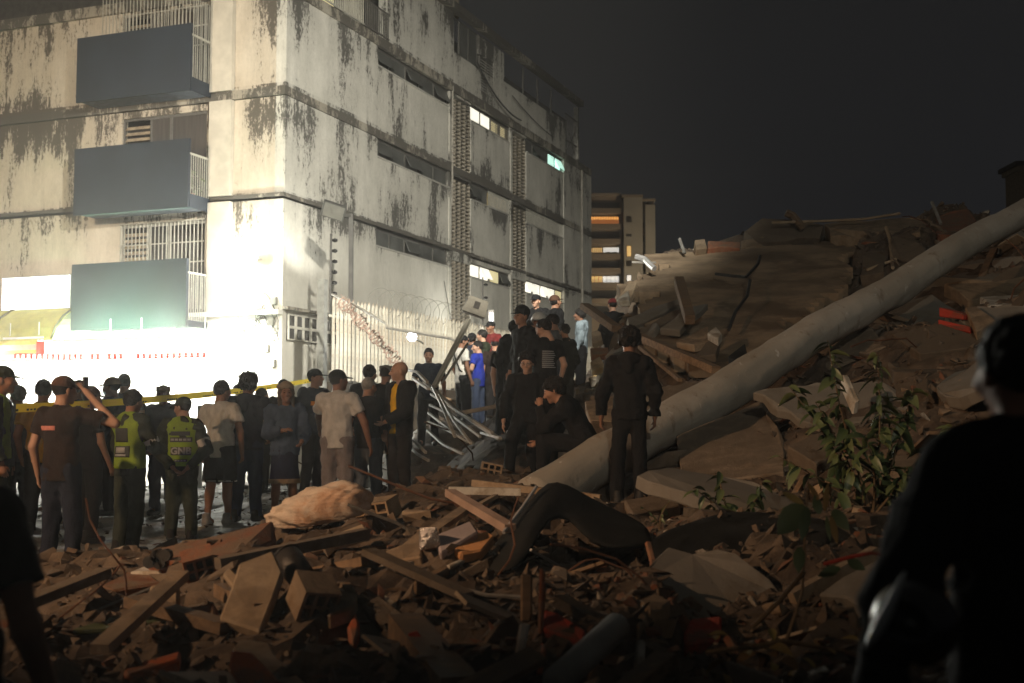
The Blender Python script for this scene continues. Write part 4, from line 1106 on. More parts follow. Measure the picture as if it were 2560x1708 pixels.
# pancaked floors on the right
strata = [
 ([(2300, 660, 22.5), (2560, 640, 22.0), (2700, 640, 21.5), (2700, 690, 20.8), (2480, 700, 21.0), (2300, 700, 21.5)], GREYC, 'grey broken floor plate right of the fallen column'),
 ([(2360, 710, 20.0), (2560, 690, 20.0), (2700, 690, 20.0), (2700, 740, 19.0), (2420, 750, 19.2)], BROWNC, 'brown broken floor plate below the grey one'),
 ([(2450, 742, 18.4), (2700, 735, 18.4), (2700, 762, 18.0), (2470, 765, 18.0)], WHITEP, 'pale blue grey board lying on the pancaked floors'),
 ([(2180, 770, 18.6), (2330, 735, 18.8), (2400, 780, 18.0), (2280, 810, 17.6)], GREYC, 'dark grey concrete plate just below the column'),
 ([(2230, 835, 16.8), (2440, 800, 16.8), (2520, 850, 16.2), (2300, 885, 16.0)], CONC, 'dusty concrete plate under the red bricks'),
]
for pts, m, lab in strata: slab('floor_plate', lab, 'floor slab', pts, .22, m, R1, .05, .4)
for pts, lab in (([(2347, 768, 16.6), (2408, 785, 16.3), (2408, 800, 16.3), (2347, 792, 16.6)], 'upper of two bright red bricks right of the column'),
                 ([(2345, 797, 16.4), (2425, 816, 16.1), (2425, 830, 16.1), (2345, 812, 16.4)], 'lower of two bright red bricks right of the column')):
    slab('brick', lab, 'brick', pts, .22, REDP, R1)
slab('tile', 'pinkish tilted tile block beside the red bricks', 'tile', [(2412, 768, 16.4), (2440, 764, 16.4), (2490, 800, 16.0), (2440, 830, 15.8), (2425, 800, 16.2)], .2, CREAM, R1)
# fallen column
ca, cb = P(1335, 1258, 12.55), P(2640, 480, 20.8)
N = 150; cc = (ca + cb) / 2
pts = [ca.lerp(cb, i / N) - cc + Vector((0, 0, .03 * math.sin(i * .13))) for i in range(N + 1)]
rad = [.255 - .055 * i / N for i in range(N + 1)]
COLM, nt, nd, lk, bs = _nt('weathered_column_paint')
t = nd.new('ShaderNodeTexCoord'); v = t.outputs['Object']
n1 = _noise(nd, lk, v, .8, 6, .65); n2 = _noise(nd, lk, _scl(nd, lk, v, (5, 5, 1.5)), 1.2, 6, .7); n3 = _noise(nd, lk, v, 14, 4)
c = _mix(nd, lk, _smooth(nd, lk, n1, .35, .65), (.30, .275, .23), (.40, .375, .33))
c = _mix(nd, lk, _smooth(nd, lk, n2, .57, .72), c, (.20, .16, .12))
c = _mix(nd, lk, _smooth(nd, lk, _noise(nd, lk, _scl(nd, lk, v, (9, 9, 2.5)), 1.0, 4, .7), .63, .72), c, (.55, .53, .50))
lk.new(c, bs.inputs['Base Color']); bs.inputs['Roughness'].default_value = .8; _bump(nd, lk, bs, n3, .35, .02)
q = MB().tube(pts, rad, 40)
vv = np.array(q.v); k_ = np.arange(len(vv)); ring = k_ // 40; ang_ = (k_ % 40) * .157
bump_ = .022 * (vnoise(ring * .09, ang_ * .8 + 3, .55, 41) - .5) + .016 * (vnoise(ring * .09 + 7, ang_ * .5, .22, 42) - .5) - .03 * np.maximum(0, vnoise(ring * .09 + 2, ang_ * .7, .8, 43) - .74)
ctr = np.array([tuple(p) for p in pts])[ring]
q.v = [tuple(x) for x in ctr + (vv - ctr) * (1 + bump_ / .22)[:, None]]
o = q.build('fallen_column', COLM, None, smooth=True); o.location = cc
tag(o, 'long round pale concrete column lying slantwise over the rubble', 'column')
pole('cable', 'black cable looped round the upper end of the fallen column', 'cable', [(2483, 548, 19.2), (2490, 575, 19.1), (2484, 590, 19.0), (2468, 603, 19.0)], .02, CABLE, 6)
# slabs below the column, where the group stands
for pts, m, lab in (
    ([(1462, 1003, 16.0), (1560, 985, 16.2), (1545, 1055, 15.4), (1475, 1050, 15.3)], CREAM, 'tan slab edge under the feet of the group'),
    ([(1478, 1050, 14.9), (1548, 1055, 15.0), (1540, 1110, 14.6), (1478, 1140, 14.4)], CONC, 'brown slab edge between the seated man and the lone man'),
    ([(1625, 970, 16.4), (1760, 950, 16.4), (1800, 960, 16.2), (1640, 1060, 15.2), (1615, 1040, 15.4)], CONC, 'brown slab under the near end of the fallen column'),
    ([(1690, 1090, 13.7), (1900, 1000, 14.4), (1960, 1100, 13.4), (1960, 1180, 12.8), (1700, 1200, 12.4)], CONC, 'broad brown slab sloping below the fallen column'),
    ([(1690, 1190, 12.0), (1790, 1180, 12.2), (1800, 1230, 11.6), (1690, 1240, 11.4)], CREAM, 'pale broken boards by the feet of the lone man'),
    ([(1560, 1250, 11.4), (1680, 1232, 11.6), (1700, 1262, 11.2), (1580, 1285, 10.9)], CONC, 'flat concrete plate before the lone man'),
    ([(1968, 1115, 12.0), (2112, 1065, 12.4), (2110, 1130, 11.8), (2040, 1160, 11.5)], CONC, 'pale grey plate tilted under the leafy bush'),
    ([(2230, 960, 13.6), (2320, 945, 13.8), (2320, 975, 13.4), (2240, 990, 13.2)], CONC, 'small dark plate behind the leafy bush'),
    ([(2105, 935, 12.8), (2122, 940, 12.8), (2150, 1000, 12.4), (2136, 1005, 12.4)], WHITEP, 'narrow pale shard standing among the bush leaves')):
    slab('broken_slab', lab, 'slab', pts, .16, m, R1, .03, .35)
# shattered boards and masonry on the left end of the ruin
for pts, m, lab in (
    ([(1568, 795, 20.4), (1700, 745, 21.4), (1712, 760, 21.2), (1575, 820, 20.0)], GREYC, 'long pale beam pointing left below the roof slab'),
    ([(1580, 828, 19.6), (1705, 768, 20.6), (1712, 778, 20.5), (1590, 842, 19.3)], CONC, 'second beam lying under the long pale beam'),
    ([(1650, 820, 19.2), (1710, 770, 19.8), (1770, 758, 20.0), (1700, 825, 19.0)], GREYC, 'pale flat plate leaning behind the dark post'),
    ([(1690, 855, 18.6), (1770, 815, 19.0), (1775, 855, 18.4), (1735, 862, 18.2)], CREAM, 'tan triangular plate at the foot of the roof slab'),
    ([(1725, 895, 17.6), (1765, 855, 18.2), (1800, 845, 18.3), (1790, 885, 17.6)], CONC, 'tilted brown block right of the tan triangular plate'),
    ([(1768, 832, 18.2), (1790, 815, 18.4), (1805, 835, 18.1), (1795, 848, 17.9)], WHITEP, 'small pale crumpled plate beside the tilted block'),
    ([(1545, 745, 22.8), (1575, 700, 23.4), (1592, 706, 23.2), (1570, 755, 22.6)], PALEW, 'pale plate catching light above the climbing person'),
    ([(1540, 750, 22.4), (1570, 725, 22.6), (1573, 750, 22.2), (1548, 753, 22.2)], WHITEP, 'bright white shard above the climbing person'),
    ([(1592, 690, 24.0), (1596, 676, 24.2), (1606, 690, 24.0), (1598, 705, 23.8)], CREAM, 'small upright shard on the left slope of the ruin'),
    ([(1820, 890, 17.0), (1862, 858, 17.4), (1872, 900, 16.8), (1850, 915, 16.6)], BLACKP, 'black crumpled sheet beside the fallen column'),
    ([(1475, 870, 22.4), (1520, 868, 22.4), (1522, 885, 22.2), (1477, 888, 22.2)], CLAY, 'red brick slab left of the lone man'),
    ([(1478, 830, 22.9), (1500, 822, 22.9), (1505, 850, 22.6), (1480, 858, 22.6)], CREAM, 'pale broken plaster block right of the boy in the hoodie'),
    ([(1475, 905, 21.8), (1500, 890, 22.0), (1512, 915, 21.6), (1480, 930, 21.4)], PALEW, 'splintered pale boards lit yellow beside the boy'),
    ([(1470, 945, 21.2), (1515, 925, 21.4), (1520, 945, 21.0), (1478, 968, 20.8)], PALEW, 'lower splintered boards lit yellow beside the boy')):
    slab('wreckage_plate', lab, 'wreckage', pts, .12, m, R1, .03, .3)
board('wooden_beam', 'long dark beam jutting up leftward from the ruin', 'beam', (1461, 765, 20.6), (1541, 822, 19.6), .16, .10, WOOD)
board('wooden_beam', 'long dark beam running down right behind the lone man', 'beam', (1575, 832, 18.8), (1790, 925, 16.6), .13, .10, WOOD)
board('wooden_post', 'dark wooden post leaning against the roof slab', 'post', (1697, 702, 20.4), (1725, 800, 19.0), .15, .15, WOOD)
board('wooden_beam', 'thin lath slanting below the long dark beam', 'beam', (1600, 868, 18.4), (1700, 950, 17.0), .06, .05, WOOD)
pole('steel_rod', 'shiny bent metal strip catching light on the left slope', 'metal strip', [(1590, 642, 24.4), (1612, 648, 24.3), (1625, 662, 24.1), (1636, 672, 24.0)], .06, mat('bright_metal', (.6, .6, .6), .35, .1, metal=.5), 6)
pole('steel_rod', 'thin horizontal rod on the left slope of the ruin', 'rod', [(1580, 656, 24.4), (1640, 657, 24.2)], .02, STEEL, 5)
lamp('rubble_work_lamp', 'POINT', P(1492, 918, 20.4) + Vector((0, 0, .1)), 6, (1, .82, .45), None, .06)
# collapsed railing panel in the middle: long bent bars fanned over the rubble
rl = empty('fallen_railing', P(1180, 1040, 17.5), 0, 'bent cream steel railing panel fallen over the rubble beside the crowd', 'railing')
k6 = lambda u, v: (640 + u * .3317, 800 + v * .3317)
for i, (a, b, w) in enumerate((((1270, 470), (1840, 900), .09), ((1320, 560), (1780, 850), .05), ((1310, 640), (1690, 880), .045), ((1300, 700), (1640, 930), .045), ((1300, 770), (1600, 920), .04), ((1290, 830), (1560, 1010), .045),
                               ((1180, 440), (1300, 520), .05), ((1120, 890), (1280, 1000), .04), ((1140, 940), (1300, 1060), .04), ((1330, 500), (1500, 880), .05), ((1380, 560), (1620, 930), .045), ((1700, 850), (1840, 890), .06), ((1150, 380), (1290, 470), .05))):
    A = P(*k6(*a), 18.4 - i * .1) - rl.location; Bv = P(*k6(*b), 15.9 - i * .06) - rl.location
    M_ = (A + Bv) / 2 + Vector((0, 0, .05 * ((i * 7) % 5 - 2) * .5))
    q = MB(); q.bar(A, M_, w * .7, .03).bar(M_, Bv, w * .7, .03)
    q.build('bar', mat('grimy_railing_paint', (.30, .28, .235), .6, .3, 4, .1, rand=.2), rl)

# ------------------------------------------------------------------ foreground rubble, piece by piece
c1 = lambda u, v: (u * .38298, 1200 + v * .38298)
c2 = lambda u, v: (700 + u * .32392, 1200 + v * .32392)
c3 = lambda u, v: (1200 + u * .35587, 1150 + v * .35587)
def S(name, label, cat, pts, cv, m, th=.10, dY=0.0, amt=.012, seg=.18, Y=None):
    """plate whose outline was measured in one of the enlarged views"""
    uv = [cv(*p) for p in pts]
    low = max(uv, key=lambda p: p[1]); base = Y or hit(*low).y * .985
    vmin = min(p[1] for p in uv); vmax = max(p[1] for p in uv)
    L = [(u, v, base + dY * (vmax - v) / max(1, vmax - vmin)) for u, v in uv]
    return slab(name, label, cat, L, th, m, R1, amt, seg)
o = S('brick_wall_fragment', 'long broken red brick wall fragment before the guards', 'wall fragment', [(950, 520), (1040, 440), (1780, 262), (1778, 400), (1330, 540), (1050, 592)], c1, CLAY, .22, .45, .02, .35)
for k, (u, v) in enumerate(((1015, 498), (1065, 497), (965, 540), (1030, 545))):
    p = P(*c1(u, v), hit(*c1(1050, 592)).y * .97); 
    MB().tube([p + Vector((0, .02, 0)) - o.location, p + Vector((0, .10, 0)) - o.location], .045, 8).build('hole_shade', DARKIN, o)  # solid dark plugs stand in for the shaded brick holes
S('clay_plate', 'pinkish broken clay plate below the brick wall fragment', 'plate', [(650, 690), (830, 600), (1060, 610), (1060, 670), (740, 722)], c1, CLAY, .08, .35)
S('plaster_plate', 'pale upright plaster plate with yellow spot on the left', 'plate', [(985, 680), (1165, 672), (1160, 800), (930, 860)], c1, CREAM, .08, .15)
S('brick', 'dull brown brick lying on the left of the rubble', 'brick', [(1085, 845), (1400, 800), (1405, 925), (1085, 950)], c1, CLAY, .2, .1)
S('board', 'broad pale board standing tilted in the left rubble', 'board', [(1560, 540), (1780, 455), (1845, 600), (1700, 990), (1430, 900)], c1, PALEW, .07, .5)
S('board', 'narrow pale board crossing over the broad pale board', 'board', [(1450, 610), (1500, 565), (1720, 800), (1640, 850)], c1, PALEW, .05, .2)
S('painted_beam', 'cream concrete beam with orange painted face at the bottom edge', 'beam', [(1510, 1100), (1570, 1030), (1760, 1060), (1800, 1140), (2010, 1330), (1830, 1330)], c1, PALEW, .25, .5, .015)
S('beam_face', 'orange painted face of the broken beam at the bottom edge', 'beam face', [(1495, 1225), (1512, 1105), (1640, 1120), (1840, 1326), (1560, 1345)], c1, ORANGE, .04, .12, .01, .2)
S('clay_plate', 'flat orange clay plate at the bottom left of the rubble', 'plate', [(785, 1230), (1180, 1110), (1170, 1170), (830, 1275)], c1, ORANGE, .07, .3)
S('plastic_sheet', 'dark green plastic sheet spread over the left rubble', 'sheet', [(470, 975), (900, 860), (1100, 850), (1090, 920), (760, 960)], c1, mat('dark_green_sheet', (.06, .075, .035), .6, .3, 3, .3), .03, .5)
S('clay_tile', 'cream tile piece under the brick wall fragment', 'tile', [(850, 600), (940, 565), (1080, 590), (1060, 610)], c1, WHITEP, .03, .3)
# hollow clay blocks with their holes
def hollow(name, label, u, v, Y, size, rz, rx, m, cat='hollow block', parent=None):
    sx, sy, sz = size; nh, nv = 3, 2
    e = MB(); t = .018
    e.box(-sx, sx, -sy, sy, -sz, -sz + t).box(-sx, sx, -sy, sy, sz - t, sz)
    for k in range(nv - 1):
        z = -sz + (2 * sz) * (k + 1) / nv; e.box(-sx + t, sx - t, -sy + .002, sy - .002, z - t / 2, z + t / 2)
    for k in range(nh + 1):
        x = -sx + (2 * sx - t) * k / nh; e.box(x, x + t, -sy + .001, sy - .001, -sz + t, sz - t)
    p = P(u, v, Y) if Y else hit(u, v) + Vector((0, -.05, sz * .7))
    o = e.build(name, m); o.location = p; o.rotation_euler = (rx, R1.uniform(-.3, .3), rz)
    e2 = MB().box(-sx + t, sx - t, sy * .35, sy * .4, -sz + t, sz - t).build('cell_shade', DARKIN, o)  # dark plate across the cells stands in for their inner shade
    return tag(o, label, cat)
hollow('hollow_block', 'broken hollow clay block with round cells in the middle rubble', *c2(270, 985), None, (.10, .10, .09), .55, .5, CREAM)
hollow('hollow_block', 'grey hollow block with square cells beside the sack', *c2(760, 290), None, (.17, .11, .095), -.45, .25, CREAM)
hollow('hollow_block', 'red hollow block glowing under the brick wall fragment', *c1(1310, 600), None, (.10, .10, .08), .3, .3, CLAY)
hollow('hollow_block', 'pale hollow block behind the legs of the man in glasses', 1228, 1185, None, (.12, .08, .075), .1, .05, CREAM)
S('board', 'orange cream board lying under the sack', 'board', [(40, 515), (640, 332), (690, 430), (210, 560)], c2, PALEW, .05, .25)
# sack
sp = hit(*c1(2050, 330)); sc = sp + Vector((0, .25, .16))
sm_ = bmesh.new(); bmesh.ops.create_icosphere(sm_, subdivisions=5, radius=1)
rr = random.Random(5)
for v in sm_.verts:
    a = v.co.copy()
    t = (a.x + 1) / 2                                        # narrow gathered end on the left, full on the right
    w = .30 + .70 * math.sin(min(1.0, t * 1.25 + .05) * math.pi * .5) - .25 * max(0, t - .85) / .15
    sq = lambda q: math.copysign(abs(q) ** .8, q)
    v.co = Vector((sq(a.x) * .44, sq(a.y) * .25 * w, sq(a.z) * .185 * w))
    f = .012 * math.sin(a.y * 17 + a.x * 5) * (1 - t) + .010 * math.sin(a.x * 14 + a.z * 9 + a.y * 4) + .006 * math.sin(a.x * 33 - a.y * 27) + .005 * math.sin(a.z * 41 + a.x * 19)
    v.co += a.normalized() * f
    if v.co.z < -.10: v.co.z = -.10 + (v.co.z + .10) * .2
me = bpy.data.meshes.new('sack'); sm_.to_mesh(me); sm_.free(); me.polygons.foreach_set('use_smooth', [True] * len(me.polygons))
me.materials.append(mat('woven_sack_plastic', (.60, .50, .40), .6, .2, 3.5, .5, 60, dirt=(.48, .30, .19)))
o = link('sack', me); o.location = sc; o.rotation_euler = (.10, -.20, .10)
tag(o, 'full cream woven sack lying on the rubble before the man in grey', 'sack')
for pts, cv, m, lab in (
    ([(765, 555), (935, 500), (1075, 375), (1110, 420), (1085, 590), (785, 640)], c2, CREAM, 'tan broken block in the middle of the rubble'),
    ([(1185, 425), (1470, 308), (1530, 400), (1240, 565)], c2, mat('lavender_board', (.33, .28, .28), .85, .12, 3, .2), 'pale lavender tile board right of the tan block'),
    ([(1340, 520), (1470, 425), (1600, 392), (1655, 430), (1560, 540), (1400, 570)], c2, mat('orange_clay', (.52, .26, .11), .9, .2, 4, .4), 'smooth orange clay lump right of the lavender board'),
    ([(1290, 655), (1400, 605), (1445, 620), (1310, 685)], c2, WHITEP, 'white strip lying below the orange clay lump'),
    ([(370, 870), (560, 835), (600, 890), (560, 980), (370, 1050)], c2, CREAM, 'pale wedge of plaster beside the hollow clay block'),
    ([(740, 870), (830, 890), (905, 940), (865, 975), (810, 945)], c2, WHITEP, 'white curled scrap in the middle of the rubble'),
    ([(620, 960), (760, 880), (1000, 1060), (980, 1180), (760, 1090)], c2, CONC, 'brown block below the white curled scrap'),
    ([(520, 1130), (580, 1010), (612, 1100), (600, 1190), (560, 1280)], c2, ORANGE, 'orange shard standing on edge in the rubble'),
    ([(1030, 770), (1280, 640), (1310, 680), (1180, 750), (1040, 800)], c2, WOOD, 'splintered brown board under the white strip'),
    ([(1010, 950), (1130, 980), (1180, 1100), (1020, 1090)], c3, CONC, 'dark lump behind the grey pipe'),
    ([(1010, 945), (1060, 905), (1170, 910), (1120, 955)], c3, CREAM, 'small pinkish tile in the right middle rubble'),
    ([(1110, 985), (1230, 930), (1340, 990), (1290, 1030), (1180, 1035)], c3, CREAM, 'rounded grey stone beside the pinkish tile'),
    ([(445, 1040), (560, 1080), (740, 1190), (730, 1300), (440, 1190)], c3, REDP, 'dull red board right of the upright plank'),
    ([(1430, 1210), (1480, 1110), (1700, 1090), (1690, 1250), (1440, 1290)], c3, REDP, 'dull red metal sheet on the right of the rubble'),
    ([(1090, 1140), (1160, 1105), (1190, 1125), (1120, 1165)], c3, CREAM, 'small cream chip left of the red metal sheet'),
    ([(1230, 1110), (1400, 1100), (1380, 1130), (1230, 1130)], c3, CREAM, 'thin pale chip beside the red metal sheet')):
    S('debris_piece', lab, 'debris', pts, cv, m, .09, .25, .012, .15)
S('plank', 'upright brown plank with white lower end in the middle', 'plank', [(1858, 720), (1950, 735), (1950, 1040), (1930, 1100), (1855, 1095)], c2, WOOD, .05, .05, .004)
S('plank', 'white painted plank end standing in the middle rubble', 'plank', [(1850, 1100), (1932, 1110), (1890, 1300), (1810, 1370)], c2, WHITEP, .05, .05, .004)
S('plank', 'thin reddish plank standing right of the brown plank', 'plank', [(2005, 670), (2045, 690), (2050, 900), (2030, 1200), (1990, 1190)], c2, CLAY, .05, .05, .004)
board('painted_beam', 'brown beam with red painted end at the bottom', 'beam', (*c2(960, 1130), 6.2), (*c2(1380, 1640), 5.2), .16, .13, WOOD)
S('paint_band', 'bright red painted end of the brown beam', 'beam end', [(985, 1185), (1060, 1160), (1160, 1320), (1080, 1370)], c2, REDP, .02, .03, .003)
pole('grey_pipe', 'thick grey pipe end lying at the bottom of the rubble', 'pipe', [(*c3(960, 1170), 6.0), (*c3(540, 1560), 5.1)], .062, mat('grey_pipe_plastic', (.30, .29, .26), .6, .15, 3, .15), 24)
pole('thin_rod', 'thin white rod standing at the bottom right of the pipe', 'rod', [(*c3(1130, 1290), 6.0), (*c3(1115, 1500), 5.7)], .022, WHITEP, 8)
pole('cable', 'thin pale cable sagging across the middle rubble', 'cable', [(*c2(1215, 770), 7.8), (*c2(1400, 840), 7.5), (*c2(1600, 890), 7.2), (*c2(1860, 905), 7.0)], .012, STEEL, 6)
pole('cable', 'orange cable curling down beside the planks', 'cable', [(*c2(2040, 1150), 6.6), (*c2(2035, 1330), 6.3), (*c2(2000, 1500), 6.0)], .012, ORANGE, 6)
# dark pot rim
pt = hit(*c2(180, 760)); e = empty('metal_pot', pt + Vector((0, -.02, .0)), 0, 'dark round metal pot on its side in the rubble', 'pot')
e.rotation_euler = (-1.0, .3, .9)
MB().tube([(0, 0, 0), (0, 0, .20)], [.075, .085], 24).build('body', mat('dark_enamel', (.06, .055, .05), .4, .2, metal=.4), e, smooth=True)
MB().tube([(.087 * math.cos(a * .2618), .087 * math.sin(a * .2618), .20) for a in range(25)], .006, 6, False).build('rim', MATS['dark_enamel'], e, smooth=True)
# crumpled silver wrapper
vs, fs = hull(random.Random(8), .075, .05, .085, 26)
o = MB().add(vs, fs).build('foil_wrapper', mat('silver_foil', (.55, .52, .50), .25, .2, 18, .8, 40, metal=.8)); o.location = hit(*c2(1160, 560)) + Vector((0, -.06, .1))
tag(o, 'crumpled silver foil wrapper between the tan block and lavender board', 'wrapper')
# white board with hanging rail
board('white_board', 'long white board lying flat behind the black sheet', 'board', (1122, 1226, 10.6), (1302, 1230, 10.6), .10, .06, WHITEP)
board('wooden_rail', 'pinkish wooden rail slanting down from the white board', 'rail', (1125, 1232, 10.4), (1276, 1322, 8.9), .085, .06, mat('pinkish_wood', (.36, .25, .19), .8, .2, 3, .2, rand=.1))
board('wooden_lath', 'thin lath lying under the white board', 'lath', (1200, 1262, 9.9), (1240, 1240, 10.3), .04, .03, PALEW)
board('wooden_lath', 'orange brown lath lying before the white board', 'lath', (1080, 1330, 9.2), (1165, 1272, 10.0), .10, .04, CREAM)
# black membrane arch: a bent thick sheet
def sheet(name, label, cat, top, bot, m, th=.03, sub=3):
    """curved sheet between two lines of points"""
    q = MB(); n = len(top)
    T = [P(*p) for p in top]; Bt = [P(*p) for p in bot]
    rows = 6; c = sum(T, Vector()) / n
    for j in range(rows + 1):
        for i in range(n):
            p = T[i].lerp(Bt[i], j / rows)
            p = p + Vector((0, -.10 * math.sin(math.pi * j / rows) + .03 * math.sin(i * 2.1 + j * 1.3), .02 * math.sin(i * 1.7 + j * 2.3)))
            q.v.append(tuple(p - c))
    for j in range(rows):
        for i in range(n - 1):
            q.f.append((j*n + i, j*n + i + 1, (j+1)*n + i + 1, (j+1)*n + i))
    o = q.build(name, m, None, smooth=True); o.location = c
    s = o.modifiers.new('thick', 'SOLIDIFY'); s.thickness = th
    b = o.modifiers.new('sub', 'SUBSURF'); b.levels = b.render_levels = 1
    return tag(o, label, cat)
sheet('roofing_membrane', 'thick black roofing sheet bent into an arch over the rubble', 'sheet',
      [(*c3(20, 860), 8.8), (*c3(90, 650), 9.0), (*c3(200, 500), 9.2), (*c3(370, 280), 9.5), (*c3(470, 165), 9.7), (*c3(600, 190), 9.8), (*c3(760, 270), 9.8), (*c3(960, 370), 9.7), (*c3(1160, 480), 9.5), (*c3(1200, 560), 9.2)],
      [(*c3(70, 880), 8.3), (*c3(170, 790), 8.2), (*c3(260, 780), 8.2), (*c3(380, 640), 8.5), (*c3(470, 420), 9.0), (*c3(640, 420), 9.2), (*c3(700, 520), 9.0), (*c3(860, 650), 8.8), (*c3(1040, 640), 8.8), (*c3(1180, 620), 8.9)], BLACKP, .035)
pole('steel_strip', 'thin pale metal strip along the edge of the black sheet', 'metal strip', [(*c3(395, 190), 9.4), (*c3(300, 330), 9.15), (*c3(165, 510), 8.85)], .014, mat('bright_metal', (.6, .6, .6), .35, .1, metal=.5), 6)
sheet('black_tarpaulin', 'large black tarpaulin hung over the rubble on the right', 'tarpaulin',
      [(*c3(1190, 585), 8.6), (*c3(1320, 520), 8.8), (*c3(1450, 450), 9.0), (*c3(1600, 400), 9.2), (*c3(1760, 385), 9.3), (*c3(1960, 385), 9.2), (*c3(2200, 400), 8.9), (*c3(2450, 420), 8.4)],
      [(*c3(1260, 900), 8.0), (*c3(1340, 910), 7.9), (*c3(1460, 900), 7.9), (*c3(1600, 830), 8.0), (*c3(1760, 720), 8.2), (*c3(1960, 700), 8.1), (*c3(2200, 700), 7.9), (*c3(2450, 760), 7.4)], BLACKP, .03)
S('rag', 'pale blue rag hanging over the edge of the black tarpaulin', 'rag', [(1238, 580), (1310, 540), (1340, 740), (1262, 785)], c3, mat('pale_blue_rag', (.34, .37, .42), .9, .15, 5, .4), .015, .05, .006)
pole('wooden_stick', 'thin stick under the black tarpaulin edge', 'stick', [(*c3(1180, 590), 8.3), (*c3(1215, 720), 8.1), (*c3(1225, 900), 7.9)], .022, CLAY, 6)

# ------------------------------------------------------------------ many more pieces strewn over the heap
R2 = random.Random(21)
protos = {}
for kind, m, dims in (('concrete_chunk', CONC, ((.14, .10, .06), (.20, .12, .05), (.10, .09, .07), (.26, .16, .05))), ('plaster_chunk', CREAM, ((.12, .08, .05), (.16, .11, .03), (.09, .07, .05))), ('clay_shard', CLAY, ((.12, .07, .05), (.09, .08, .04), (.15, .09, .035)))):
    protos[kind] = []
    for d in dims:
        vs, fs = hull(R2, *d, 13); protos[kind].append(MB().add(vs, fs).mesh(kind, m))
protos['wood_plank'] = [MB().box(-l, l, -w, w, -t, t).mesh('wood_plank', WOOD) for l, w, t in ((.45, .05, .015), (.6, .07, .02), (.3, .04, .02))]
protos['board_piece'] = [MB().box(-l, l, -w, w, -t, t).mesh('board_piece', PALEW) for l, w, t in ((.25, .12, .012), (.35, .09, .015), (.2, .16, .012))]
protos['steel_bar'] = [MB().tube([(-.5, 0, 0), (-.1, .03, .04), (.5, 0, 0)], .012, 6).mesh('steel_bar', STEEL), MB().tube([(-.4, 0, 0), (.05, .12, .02), (.4, .02, .1)], .01, 6).mesh('steel_bar', STEEL)]
LAB = {'concrete_chunk': ('broken brown concrete chunk lying loose in the rubble', 'concrete chunk', 'loose concrete chunks of the rubble heap'),
       'plaster_chunk': ('broken cream plaster chunk lying loose in the rubble', 'plaster chunk', 'loose plaster chunks of the rubble heap'),
       'clay_shard': ('red clay brick shard lying loose in the rubble', 'brick shard', 'loose clay shards of the rubble heap'),
       'wood_plank': ('weathered wood plank lying loose in the rubble', 'plank', 'loose planks of the rubble heap'),
       'board_piece': ('pale board fragment lying loose in the rubble', 'board', 'loose board fragments of the rubble heap'),
       'steel_bar': ('bent thin steel bar lying loose in the rubble', 'steel bar', 'loose steel bars of the rubble heap')}
def strewn():
    """a spot on the heap, dense where the heap is rough, denser close by"""
    while True:
        a = R2.random()
        y = 4.6 + 24 * a ** 1.7
        x = R2.uniform(-.46, .46) * y * 1.02 if R2.random() < .85 else R2.uniform(-2, 12)
        if x > y * .5 or x < -y * .5: continue
        if R2.random() > rough_at(x, y) * 1.5: continue
        if any((p['x'] - x) ** 2 + (p['y'] - y) ** 2 < .12 for p in PEOPLE): continue
        return x, y
ANCH = [('woven sack', 785, 1310), ('black roofing arch', 1370, 1300), ('black tarpaulin', 1800, 1360), ('long brick wall fragment', 530, 1350), ('crossed pale boards', 630, 1480), ('orange painted beam end', 640, 1650), ('thick grey pipe end', 1460, 1620), ('red painted beam end', 1040, 1610),
        ('upright brown plank', 1318, 1520), ('leafy bush', 2180, 1080), ('seedling with round leaves', 2030, 1330), ('curled dry leaves', 2090, 1610), ('two red bricks', 2380, 800), ('lone hooded man', 1570, 1230), ('seated man', 1400, 1120), ('lower end of the fallen column', 1500, 1190), ('middle of the fallen column', 1950, 900), ('upper end of the fallen column', 2450, 590),
        ('tilted roof slab', 1800, 760), ('crest of the ruin', 2100, 580), ('fallen railing', 1180, 1040), ('long white board', 1210, 1228), ('lavender tile board', 1140, 1340), ('broken hollow clay block', 790, 1530), ('dull red metal sheet', 1760, 1570), ('nearest man on the right', 2350, 1250), ('crowd of onlookers', 500, 1290), ('nearest arm on the left', 130, 1550), ('bottom edge of the rubble', 1000, 1690), ('boy in the pale hoodie', 1480, 950)]
def project(p):
    q = p - Vector((0, 0, CAMH)); dep = q.y * CP + q.z * SP
    return 1280 + FPX * q.x / dep, 854 - FPX * (-q.y * SP + q.z * CP) / dep
DESC = {'concrete_chunk': 'loose brown concrete chunk', 'plaster_chunk': 'loose cream plaster chunk', 'clay_shard': 'loose red clay shard', 'wood_plank': 'loose weathered plank', 'board_piece': 'loose pale board piece', 'steel_bar': 'loose bent steel bar'}
piles = {}
for i in range(235):
    kind = R2.choices(list(protos), (6, 3, 4, 1.6, 1.2, 1.4))[0]
    x, y = strewn(); z = ground(x, y)
    o = link(kind, R2.choice(protos[kind])); s = R2.uniform(.5, 1.1) * (1.0 if y < 10 else 1.5)
    o.location = (x, y, z + .015 * s); o.scale = (s, s, s * R2.uniform(.7, 1.1))
    o.rotation_euler = (R2.uniform(-.6, .6), R2.uniform(-.6, .6), R2.uniform(0, 6.3))
    u, v = project(o.location); an = min(ANCH, key=lambda q: (q[1] - u) ** 2 + (q[2] - v) ** 2)
    piles.setdefault((kind, an), []).append(((an[1] - u) ** 2 + (an[2] - v) ** 2, o))
